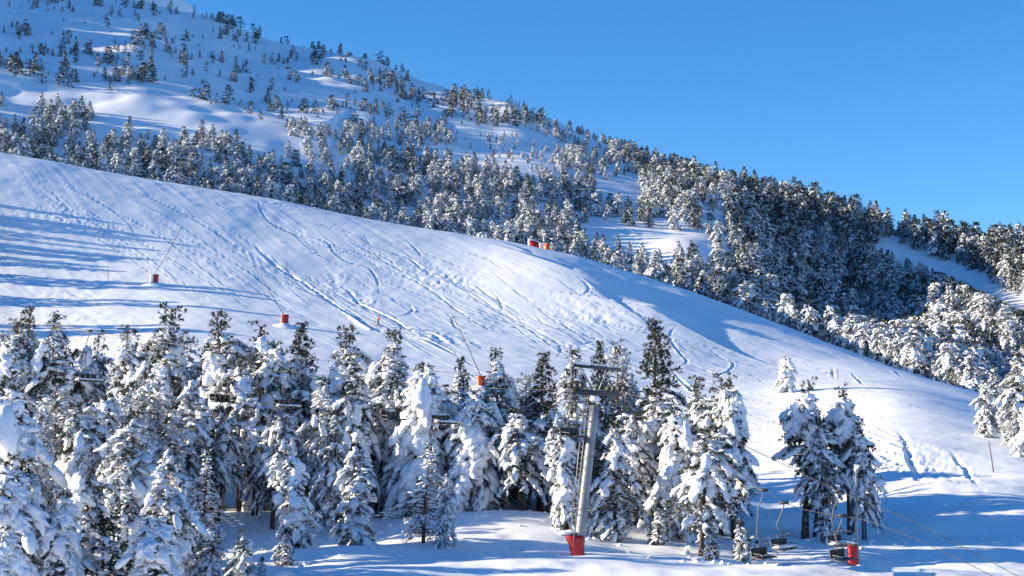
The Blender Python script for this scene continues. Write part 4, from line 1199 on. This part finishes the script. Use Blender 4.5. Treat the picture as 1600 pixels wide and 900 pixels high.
seat_axis = LPER
def make_chair(grip, seat_y_px=None, drop=None, yaw=0.0, snow=False, lab=""):
    """four-seat chair hanging from its grip; built about the grip point"""
    r = empty("lift_chair", grip, yaw)
    A = seat_axis.copy(); D = Vector((-A.y, A.x, 0)) * -1.0   # A: along the seat, D: the way it faces
    Zv = Vector((0, 0, 1)); W_ = 0.98
    ax = (A, D, Zv)
    seat_c = Vector((0, 0, -drop))
    back = -0.28
    g = Geo(); box(g, (0, 0, 0.02), (0.09, 0.22, 0.07), ax); part("grip", g, [M_dark], r)
    g = Geo()
    tube(g, [(0, 0, 0), D * -0.05 + Zv * -0.25, D * -0.32 + Zv * -0.9, D * -0.42 + Zv * (-drop + 1.25), D * -0.34 + Zv * (-drop + 0.95), D * -0.1 + Zv * (-drop + 0.80)], 0.032, 8)
    part("hanger", g, [M_galv2], r, True)
    g = Geo()
    for s in (-1, 1):
        c = seat_c
        tube(g, [c + D * -0.1 + Zv * 0.80, c + A * (0.3 * s) + Zv * 0.84, c + A * (0.5 * s) + D * -0.15 + Zv * 0.6, c + A * (0.45 * s) + D * back + Zv * 0.1, c + A * (0.45 * s) + D * 0.2 + Zv * -0.06], 0.028, 6)
        tube(g, [c + A * (W_ * s) + D * (back - 0.06) + Zv * 0.5, c + A * (W_ * s) + D * back + Zv * 0.05, c + A * (W_ * s) + D * 0.25 + Zv * -0.02, c + A * (W_ * s) + D * 0.3 + Zv * 0.22, c + A * (W_ * s) + D * -0.2 + Zv * 0.27], 0.024, 6)
    tube(g, [seat_c + A * -W_ + D * back + Zv * 0.0, seat_c + A * W_ + D * back], 0.03, 6)
    tube(g, [seat_c + A * -W_ + D * (back - 0.05) + Zv * 0.5, seat_c + A * W_ + D * (back - 0.05) + Zv * 0.5], 0.024, 6)
    part("frame", g, [M_galv2], r, True)
    proto_s = None
    for k in range(4):
        c = seat_c + A * (-W_ + W_ / 4 * (2 * k + 1))
        g = Geo(); box(g, c + Zv * 0.03, (W_ / 4 - 0.035, 0.24, 0.045), ax); part("seat_pad", g, [M_seat], r)
        g = Geo(); box(g, c + D * (back - 0.02) + Zv * 0.29, (W_ / 4 - 0.035, 0.035, 0.19), ax); part("back_pad", g, [M_seat], r)
    g = Geo()
    tube(g, [seat_c + A * -0.9 + D * -0.2 + Zv * 0.72, seat_c + A * -0.95 + D * 0.3 + Zv * 0.68, seat_c + A * 0.95 + D * 0.3 + Zv * 0.68, seat_c + A * 0.9 + D * -0.2 + Zv * 0.72], 0.02, 6)
    part("safety_bar", g, [M_dark], r, True)
    if snow:
        g = Geo(); rr = np.random.default_rng(len(lab))
        n = 7
        C = [(seat_c + A * (-W_ + 0.15 + 1.9 * k / (n - 1) * 1.0) + Zv * 0.12)[:] for k in range(n)]
        add_blobs(g, C, [A[:]] * n, [(0.22, 0.24, 0.10)] * n, rr, 1)
        part("snow_cap", g, [M_snowcap], r, True)
    tag(r, lab, "lift chair", "chairs of the lift")
    return r
CHAIRS = [  # (picture x, rope side, picture y of the seat, snow, label)
 (143, -1, 597, True, "leftmost empty lift chair, carrying snow, before frosted pines"),
 (352, 1, 628, False, "empty lift chair over the glade, second from the left"),
 (436, 1, 637, True, "empty lift chair with snow on its slats below the green-tipped pine"),
 (620, 1, 656, False, "empty lift chair in front of the pine with the wind-bent tip"),
 (700, 1, 662, True, "empty lift chair just left of the orange-red slope pad"),
 (905, -1, 683, False, "empty lift chair hanging beside the pylon column"),
 (1190, -1, 872, False, "low empty lift chair beside the small dark pine"),
 (1232, -1, 858, True, "empty lift chair left of the black-stemmed clump"),
 (1311, 1, 852, True, "empty lift chair hanging between the black stems and the mast"),
 (1322, -1, 875, False, "lowest empty lift chair beside the mast's red pad"),
]
for px, side, sy, sn_, lab in CHAIRS:
    gp = grip_at(px, side)
    zs = gp.y * float(tanel(sy))
    dr = gp.z - zs
    make_chair(gp, drop=max(1.9, min(3.4, dr)), snow=sn_, lab=lab)

# the pylon
hp = hit(902, 868, Y0=60)
base = Vector(hp); base.z -= 0.3
topc = P3(929, 634, 86.0); topc.y = base.y + 0.6; topc.z = topc.y * float(tanel(634)); topc.x = X_at(929, 634, topc.y)
pyl = empty("lift_pylon", base)
tag(pyl, "grey steel lift pylon with a work frame on its head and a red padded foot", "lift pylon")
def ploc(g, name, mats, smooth=False, parent=None):
    return part(name, g, mats, pyl if parent is None else parent, smooth, loc=base[:])
g = Geo(); n = 9
tube(g, [base.lerp(topc, k / (n - 1)) for k in range(n)], np.linspace(0.30, 0.24, n), 24)
col = ploc(g, "column", [M_galv], True)
up = (topc - base).normalized()
for fr_ in (0.33, 0.66):
    g = Geo(); c = base.lerp(topc, fr_); tube(g, [c - up * 0.04, c + up * 0.04], 0.32 - 0.04 * fr_, 24); ploc(g, "flange", [M_galv], True)
hc = topc + up * 0.35
g = Geo(); add_blobs(g, [hc[:] ], [(1, 0, 0)], [(0.3, 0.27, 0.26)], np.random.default_rng(4), 1, 0.15); ploc(g, "snow_cap", [M_snowcap], True)
axh = (LPER, LDIR, Vector((0, 0, 1)))
armc = hc + Vector((0, 0, 0.35))
g = Geo(); box(g, armc, (2.45, 0.15, 0.14), axh); ploc(g, "crossarm", [M_dark])
for s in (-1, 1):
    e = armc + LPER * (2.4 * s)
    g = Geo(); tube(g, [e + Vector((0, 0, 0.1)), e + Vector((0.05 * s, 0, 1.3))], 0.055, 8); ploc(g, "frame_post", [M_galv if s > 0 else M_dark], True)
    # sheave train under the arm end
    g = Geo(); c = e + Vector((0, 0, 0.42)); box(g, c, (0.04, 0.62, 0.06), axh); tr = ploc(g, "sheave_beam", [M_dark])
    for k in range(4):
        w = c + LDIR * (-0.51 + 0.34 * k) + Vector((0, 0, -0.12))
        g = Geo(); tube(g, [w - LPER * 0.06, w + LPER * 0.06], 0.15, 14); part("sheave", g, [M_dark], tr, False, loc=base[:])
    g = Geo(); box(g, e + Vector((0, 0, -0.55)) + LPER * 0.3, (0.14, 0.6, 0.03), axh); ploc(g, "catwalk", [M_dark])
tb = armc + Vector((0, 0, 1.38))
g = Geo(); box(g, tb + LPER * 0.25, (2.6, 0.07, 0.08), axh); ploc(g, "lifting_frame_beam", [M_dark])
g = Geo(); rr = np.random.default_rng(9)
C = [(tb + LPER * (-2.1 + 0.42 * k) + Vector((0, 0, 0.15)))[:] for k in range(11)]
add_blobs(g, C, [LPER[:]] * 11, [(0.3, 0.08, 0.05)] * 11, rr, 1); ploc(g, "beam_snow", [M_snowcap], True)
for a, b_ in ((-1.6, -0.3), (1.4, 0.4)):
    g = Geo(); tube(g, [tb + LPER * a, armc + LPER * b_ + Vector((0, 0, 0.15))], 0.04, 6); ploc(g, "brace", [M_galv], True)
# ladder up the left side
side_v = Vector((-0.86, -0.5, 0)).normalized(); lat = Vector((0.5, -0.86, 0)).normalized()
g = Geo()
for s in (-0.18, 0.18):
    tube(g, [base + side_v * 0.5 + lat * s + up * 0.8, topc + side_v * 0.6 + lat * s + up * 1.0], 0.025, 6)
lad = ploc(g, "ladder", [M_galv])
g = Geo()
for k in range(32):
    c = base + side_v * 0.5 + up * (1.0 + 0.3 * k)
    tube(g, [c - lat * 0.18, c + lat * 0.18], 0.014, 5)
rg = part("rungs", g, [M_galv], lad, loc=base[:]); rg["kind"] = "stuff"
for k in range(3):
    c = base.lerp(topc, 0.3 + 0.3 * k)
    g = Geo(); tube(g, [c, c + side_v * 0.5], 0.03, 6); ploc(g, "ladder_bracket", [M_galv])
# small work platform part-way up
pc = base.lerp(topc, 0.80) + side_v * 0.75
g = Geo()
for k in range(3): box(g, pc + side_v * (0.22 * k - 0.2), (0.09, 0.5, 0.03), (side_v, lat, Vector((0, 0, 1))))
ploc(g, "work_platform", [M_dark])

def wedge_pad(name, cx_, w0, w1, h, d, mats, parent, org, lean=0.0, seg=5):
    """padding wrapped round a foot: flared box with rounded bulging front, (w0 at the top, w1 at the bottom)"""
    g = Geo(); V = []; nz = 6; na = 16
    for k in range(nz):
        t = k / (nz - 1); w = w1 + (w0 - w1) * t; ww = w * (1 + 0.06 * math.sin(t * math.pi * 3))
        for a in range(na):
            th = 2 * math.pi * a / na; ca, sa = math.cos(th), math.sin(th)
            q = (abs(ca) ** 5 + abs(sa) ** 5) ** (-1 / 5.0)
            V.append((org[0] + cx_ + lean * t + ca * q * ww * 0.5, org[1] + sa * q * d * 0.5, org[2] + h * t))
    Fs = []
    for k in range(nz - 1):
        for a in range(na):
            a2 = (a + 1) % na
            Fs += [[k * na + a, k * na + a2, (k + 1) * na + a2], [k * na + a, (k + 1) * na + a2, (k + 1) * na + a]]
    for a in range(1, na - 1): Fs.append([(nz - 1) * na, (nz - 1) * na + a, (nz - 1) * na + a + 1])
    g.add(np.array(V), np.array(Fs), 0)
    return part(name, g, mats, parent, True, loc=None if parent is None else parent.location[:])
wedge_pad("foot_pad", 0.06, 0.98, 0.64, 1.15, 0.78, [M_red], pyl, (base.x, base.y + 0.1, base.z + 0.2), lean=-0.2)
g = Geo(); rr = np.random.default_rng(3)
add_blobs(g, [(base.x - 0.35, base.y + 0.3, base.z + 1.5), (base.x + 0.1, base.y + 0.45, base.z + 1.5), (base.x - 0.6, base.y + 0.25, base.z + 1.45)], [(1, 0, 0)] * 3, [(0.45, 0.5, 0.14)] * 3, rr, 1, 0.12)
ploc(g, "pad_snow", [M_snowcap], True)

# slim mast at the right with its own red pad
hm = hit(1340, 882, Y0=60); mb = Vector(hm); mb.z -= 0.1
mast = empty("slim_mast", mb)
tag(mast, "slim pale mast with a red padded foot beside the black-stemmed pines", "mast")
ztop = mb.y * float(tanel(734))
g = Geo(); tube(g, [mb, mb + Vector((0, 0, 2.5)), Vector((mb.x + 0.06, mb.y, ztop))], [0.085, 0.08, 0.06], 12); part("pole", g, [M_galv], mast, True, loc=mb[:])
g = Geo(); tube(g, [(mb.x, mb.y, mb.z + 2.62), (mb.x - 1.5, mb.y + 0.3, mb.z + 2.85)], 0.035, 6); part("bracket", g, [M_dark], mast, True, loc=mb[:])
wedge_pad("foot_pad", -0.28, 0.5, 0.56, 1.12, 0.5, [M_red], mast, (mb.x, mb.y, mb.z + 0.1))
g = Geo(); add_blobs(g, [(mb.x - 0.3, mb.y, mb.z + 1.28)], [(1, 0, 0)], [(0.32, 0.3, 0.1)], rr, 1, 0.15); part("pad_snow", g, [M_snowcap], mast, True, loc=mb[:])

# ------------------------------------------------------------------ snow lances on the piste with padded feet
def snow_lance(px, py, w, h, tip, mats, lab, half=None):
    q = hit(px, py, Y0=100, Y1=345); o = Vector(q)
    r = empty("snow_lance", o)
    m = Y2 = o.y / F
    W_, H_ = w * m * 0.86, h * m * 0.86
    g = Geo(); V = []
    # heap of snow piled about the foot
    n1, n2 = 18, 6
    rr = np.random.default_rng(int(px))
    for k in range(n2 + 1):
        for a in range(n1):
            th = 2 * math.pi * a / n1; rad = W_ * (0.45 + 1.35 * (k / n2) ** 1.2) * (1 + 0.1 * math.sin(3 * th + k))
            x, y = o.x + rad * math.cos(th), o.y + rad * math.sin(th)
            z = gz(x, y) + (H_ * 0.42 * (1 - k / n2) ** 1.3) - (0.08 if k == n2 else 0)
            V.append((x, y, z))
    V.append((o.x, o.y, o.z + H_ * 0.45)); Fs = []
    for k in range(n2):
        for a in range(n1):
            a2 = (a + 1) % n1
            Fs += [[k * n1 + a, (k + 1) * n1 + a, (k + 1) * n1 + a2], [k * n1 + a, (k + 1) * n1 + a2, k * n1 + a2]]
    for a in range(n1): Fs.append([len(V) - 1, a, (a + 1) % n1])
    g.add(np.array(V), np.array(Fs)); mound = mesh_obj("snow_mound", g.arrays()[0], g.arrays()[1], [M_snowcap], None, True)
    tag(mound, "small heap of snow round the foot of the " + lab.split(" with")[0], "snow heap", "snow heaps at the lance feet")
    z0 = 0.35 * H_
    wedge_pad("foot_pad", W_ * 0.24, W_ * 0.55, W_ * 0.5, H_, W_ * 0.8, [mats[0]], r, (o.x, o.y, o.z + z0))
    wedge_pad("pad_flap", -W_ * 0.26, W_ * 0.5, W_ * 0.42, H_ * 0.97, W_ * 0.86, [mats[1]], r, (o.x, o.y - 0.03, o.z + z0))
    tp = P3(tip[0], tip[1], o.y + 0.5)
    fo = Vector((o.x - W_ * 0.1, o.y, o.z + z0 + H_ * 0.9))
    g = Geo(); mid = fo.lerp(tp, 0.5) + Vector((0.12, 0, -0.1)); tube(g, [fo - Vector((0, 0, 0.6)), fo, mid, tp], [0.07, 0.06, 0.045, 0.035], 8); part("lance", g, [M_dark], r, True, loc=o[:])
    g = Geo(); tube(g, [tp - Vector((0.18, 0, 0)), tp + Vector((0.18, 0, 0.02))], 0.06, 8); part("nozzle_head", g, [M_dark], r, True, loc=o[:])
    tag(r, lab, "snow lance", "snow-making lances along the piste")
snow_lance(241, 446, 14, 15, (282, 358), (M_red, M_white), "leftmost snow lance with a red padded foot among the long shadows")
snow_lance(445, 510, 13, 16, (397, 416), (M_red, M_orange), "middle snow lance with an orange and red padded foot left of the skier")
snow_lance(753, 608, 17, 18, (709, 496), (M_red, M_orange), "right snow lance with an orange-red padded foot showing above the grove")

# red pad at the wood's edge on the right
q = hit(1578, 618, Y0=60, Y1=330); o = Vector(q)
r = empty("padded_post", o); wedge_pad("pad", 0, 1.0, 1.0, 1.5, 0.8, [M_red], r, (o.x, o.y, o.z))
g = Geo(); add_blobs(g, [(o.x, o.y, o.z + 1.55)], [(1, 0, 0)], [(0.55, 0.42, 0.14)], rr, 1, 0.12); part("snow_cap", g, [M_snowcap], r, True, loc=o[:])
g = Geo(); tube(g, [o, o + Vector((0, 0, 1.9))], 0.05, 8); part("post", g, [M_galv], r, True, loc=o[:])
tag(r, "red padded post behind the tall pine on the right photo edge", "padded post")

# arched banner and round marker behind the crest
def crest_stand(px, dY):
    Yq = float(np.interp(px, XP, Yc)) + dY; X = (px - 800) / F * Yq
    return Vector((X, Yq, gz(X, Yq)))
o = crest_stand(837, 1.0)
r = empty("arched_banner", o)
g = Geo(); Wb = 24 / F * o.y; zt = o.y * float(tanel(373)) - o.z
def fin(g, x0, x1, z0, z1, y0, y1, curve):
    n = 12; V = []
    for yy in (y0, y1):
        V.append((o.x + x0, o.y + yy, o.z + z0)); V.append((o.x + x0, o.y + yy, o.z + z1))
        for k in range(1, n + 1):
            th = math.pi / 2 * k / n
            V.append((o.x + x0 + (x1 - x0) * math.sin(th) ** curve, o.y + yy, o.z + z0 + (z1 - z0) * math.cos(th) ** 0.8))
    m_ = n + 2; Fs = []
    for k in range(1, m_ - 1): Fs.append([0, k, k + 1]); Fs.append([m_, m_ + k + 1, m_ + k])
    for k in range(m_):
        k2 = (k + 1) % m_; Fs += [[k, m_ + k, m_ + k2], [k, m_ + k2, k2]]
    g.add(np.array(V), np.array(Fs))
fin(g, -Wb / 2, Wb / 2, -0.2, zt, -0.12, 0.12, 0.9); part("white_frame", g, [M_white], r, False, loc=o[:])
g = Geo(); fin(g, -Wb / 2 + 0.3, Wb / 2 - 0.55, 0.15, zt - 0.35, -0.16, 0.16, 0.9); part("red_panel", g, [M_red], r, False, loc=o[:])
tag(r, "red and white arched banner behind the crest of the piste", "banner")
o = crest_stand(855, 1.0)
r = empty("course_marker", o); zt = o.y * float(tanel(380)) - o.z
Wm = 10 / F * o.y
wedge_pad("white_board", -0.75, Wm * 1.3, Wm * 1.3, zt + 0.15, 0.14, [M_white], r, (o.x, o.y + 0.15, o.z - 0.1))
g = Geo(); tube(g, [(o.x, o.y, o.z - 0.2), (o.x, o.y, o.z + zt * 0.55), (o.x, o.y, o.z + zt * 0.86), (o.x, o.y, o.z + zt)], [Wm * 0.5, Wm * 0.52, Wm * 0.4, 0.12], 14)
part("orange_bollard", g, [M_orange], r, True, loc=o[:])
tag(r, "orange rounded marker with a white board right of the red arched banner", "marker")

# thin stakes standing in the snow
for (x0, y0, x1, y1, lab) in ((1553, 738, 1545, 690, "thin leaning stake below the white columnar pine at right"), (1303, 592, 1300, 575, "left of two short stakes on the right side of the piste"),
                              (1309, 593, 1309, 577, "right of two short stakes on the right side of the piste"), (508, 341, 508, 331, "tiny stake close to the middle crest of the piste"),
                              (1366, 800, 1376, 743, "dark leaning stake right of the slim mast"), (169, 441, 169, 418, "dark stake left of the red padded lance"), (449, 421, 446, 404, "tiny stake above the middle snow lance")):
    q = hit(x0, y0, Y0=60, Y1=345); o = Vector(q)
    tp = P3(x1, y1, o.y)
    g = Geo(); tube(g, [o - Vector((0, 0, 0.2)), o.lerp(tp, 0.5), tp], [0.05, 0.045, 0.035], 8)
    so = part("stake", g, [M_wood], None, True, loc=o[:]); so.location = o
    tag(so, lab, "stake", "thin stakes in the snow")

# ------------------------------------------------------------------ the skier
M_jacket, nt, b = new_mat("orange_jacket", (0.62, 0.13, 0.05), 0.7)
M_trous, nt, b = new_mat("black_trousers", (0.02, 0.02, 0.025), 0.7)
M_skin, nt, b = new_mat("skin", (0.55, 0.35, 0.26), 0.6)
M_helmet, nt, b = new_mat("dark_red_helmet", (0.25, 0.03, 0.02), 0.3)
M_ski, nt, b = new_mat("dark_skis", (0.04, 0.04, 0.05), 0.35)
q = hit(590, 509, Y0=120, Y1=330); so = Vector(q)
def skinned(name, verts, edges, radii, mats, parent=None, fmat_z=None):
    me = bpy.data.meshes.new(name); me.from_pydata(verts, edges, [])
    o = bpy.data.objects.new(name, me); link(o)
    sk = o.modifiers.new("skin", 'SKIN'); sk.use_smooth_shade = True
    for v, rr_ in zip(me.skin_vertices[0].data, radii): v.radius = (rr_, rr_)
    me.skin_vertices[0].data[0].use_root = True
    o.modifiers.new("sub", 'SUBSURF').levels = 2
    dg = bpy.context.evaluated_depsgraph_get()
    m2 = bpy.data.meshes.new_from_object(o.evaluated_get(dg)); m2.name = name
    bpy.data.objects.remove(o)
    for m in mats: m2.materials.append(m)
    o2 = bpy.data.objects.new(name, m2); link(o2)
    if parent: o2.parent = parent
    return o2
sk = empty("person", so, 0.0)
# crouched, leaning downhill to the right; facing right and a little to the camera
V = [(0, 0, 0.82), (0.06, 0, 1.0), (0.14, 0, 1.2), (0.2, 0, 1.36), (0.25, 0, 1.46), (0.28, 0, 1.58), (0.29, 0, 1.68),
     (0.02, -0.13, 0.78), (0.2, -0.17, 0.46), (0.05, -0.19, 0.08), (0.2, -0.19, 0.04), (0.0, 0.13, 0.78), (0.16, 0.16, 0.46), (0.0, 0.17, 0.08), (0.15, 0.17, 0.04),
     (0.16, -0.2, 1.3), (0.16, -0.36, 1.05), (0.4, -0.42, 1.0), (0.48, -0.42, 1.0), (0.14, 0.2, 1.3), (0.08, 0.38, 1.08), (0.3, 0.46, 1.0), (0.38, 0.46, 1.0)]
E = [(0, 1), (1, 2), (2, 3), (3, 4), (4, 5), (5, 6), (0, 7), (7, 8), (8, 9), (9, 10), (0, 11), (11, 12), (12, 13), (13, 14), (2, 15), (15, 16), (16, 17), (17, 18), (2, 19), (19, 20), (20, 21), (21, 22)]
Rr = [0.16, 0.16, 0.18, 0.1, 0.07, 0.1, 0.08, 0.11, 0.09, 0.075, 0.07, 0.11, 0.09, 0.075, 0.07, 0.08, 0.065, 0.055, 0.05, 0.08, 0.065, 0.055, 0.05]
body = skinned("body", V, E, Rr, [M_jacket, M_trous, M_skin], sk)
for p in body.data.polygons:
    c = sum((body.data.vertices[i].co for i in p.vertices), Vector()) / len(p.vertices)
    p.material_index = 1 if c.z < 0.84 and abs(c.y) < 0.32 else (2 if c.z > 1.48 else 0)
g = Geo(); add_blobs(g, [(0.29, 0, 1.66)], [(1, 0, 0)], [(0.14, 0.12, 0.13)], np.random.default_rng(0), 2, 0.0); part("helmet", g, [M_helmet], sk, True)
tag(sk, "skier in an orange jacket and black trousers crouching down the groomed piste", "person")
for s, lab in ((-0.19, "near"), (0.17, "far")):
    g = Geo(); tube(g, [(-0.65, s, 0.0), (0.0, s, -0.02), (0.7, s, -0.03), (0.92, s, 0.06)], [0.045, 0.05, 0.05, 0.03], 6)
    o = part("ski", g, [M_ski]); o.location = so + Vector((0.05, 0, 0.04)); o.rotation_euler = (0, math.radians(9), math.radians(-12))
    tag(o, "dark ski under the skier's %s foot" % lab, "ski", "the skier's skis")
    g = Geo(); tube(g, [(0.42, s * 2.4, 1.05), (-0.35, s * 2.9, 0.55)], 0.014, 5)
    o = part("ski_pole", g, [M_ski]); o.location = so
    tag(o, "thin ski pole held in the skier's %s hand" % lab, "ski pole", "the skier's poles")

# clumps of snow fallen from the boughs, lying about the edge of the grove
rr = np.random.default_rng(77); C = []; D_ = []; R_ = []
for k in range(420):
    px = rr.uniform(280, 1400); Yq = rr.uniform(80, 108); X = (px - 800) / F * Yq
    if rr.uniform() < 0.6:
        ox, oy = OCC[int(rr.integers(0, len(OCC)))]
        if not 76 < oy < 112: continue
        X, Yq = ox + rr.normal(0, 2.2), oy + rr.normal(-1.2, 1.6)
    s_ = rr.uniform(0.05, 0.22) ** 1.0
    C.append((X, Yq, gz(X, Yq) + s_ * 0.15)); D_.append((rr.normal(), rr.normal(), 0.1)); R_.append((s_ * 1.3, s_, s_ * 0.7))
g = Geo(); add_blobs(g, C, D_, R_, rr, 0, 0.4)
o = part("fallen_snow_clumps", g, [M_snowcap], None, True)
tag(o, "clumps of snow fallen from the boughs onto the snow below the grove", "snow clumps", kind="stuff")
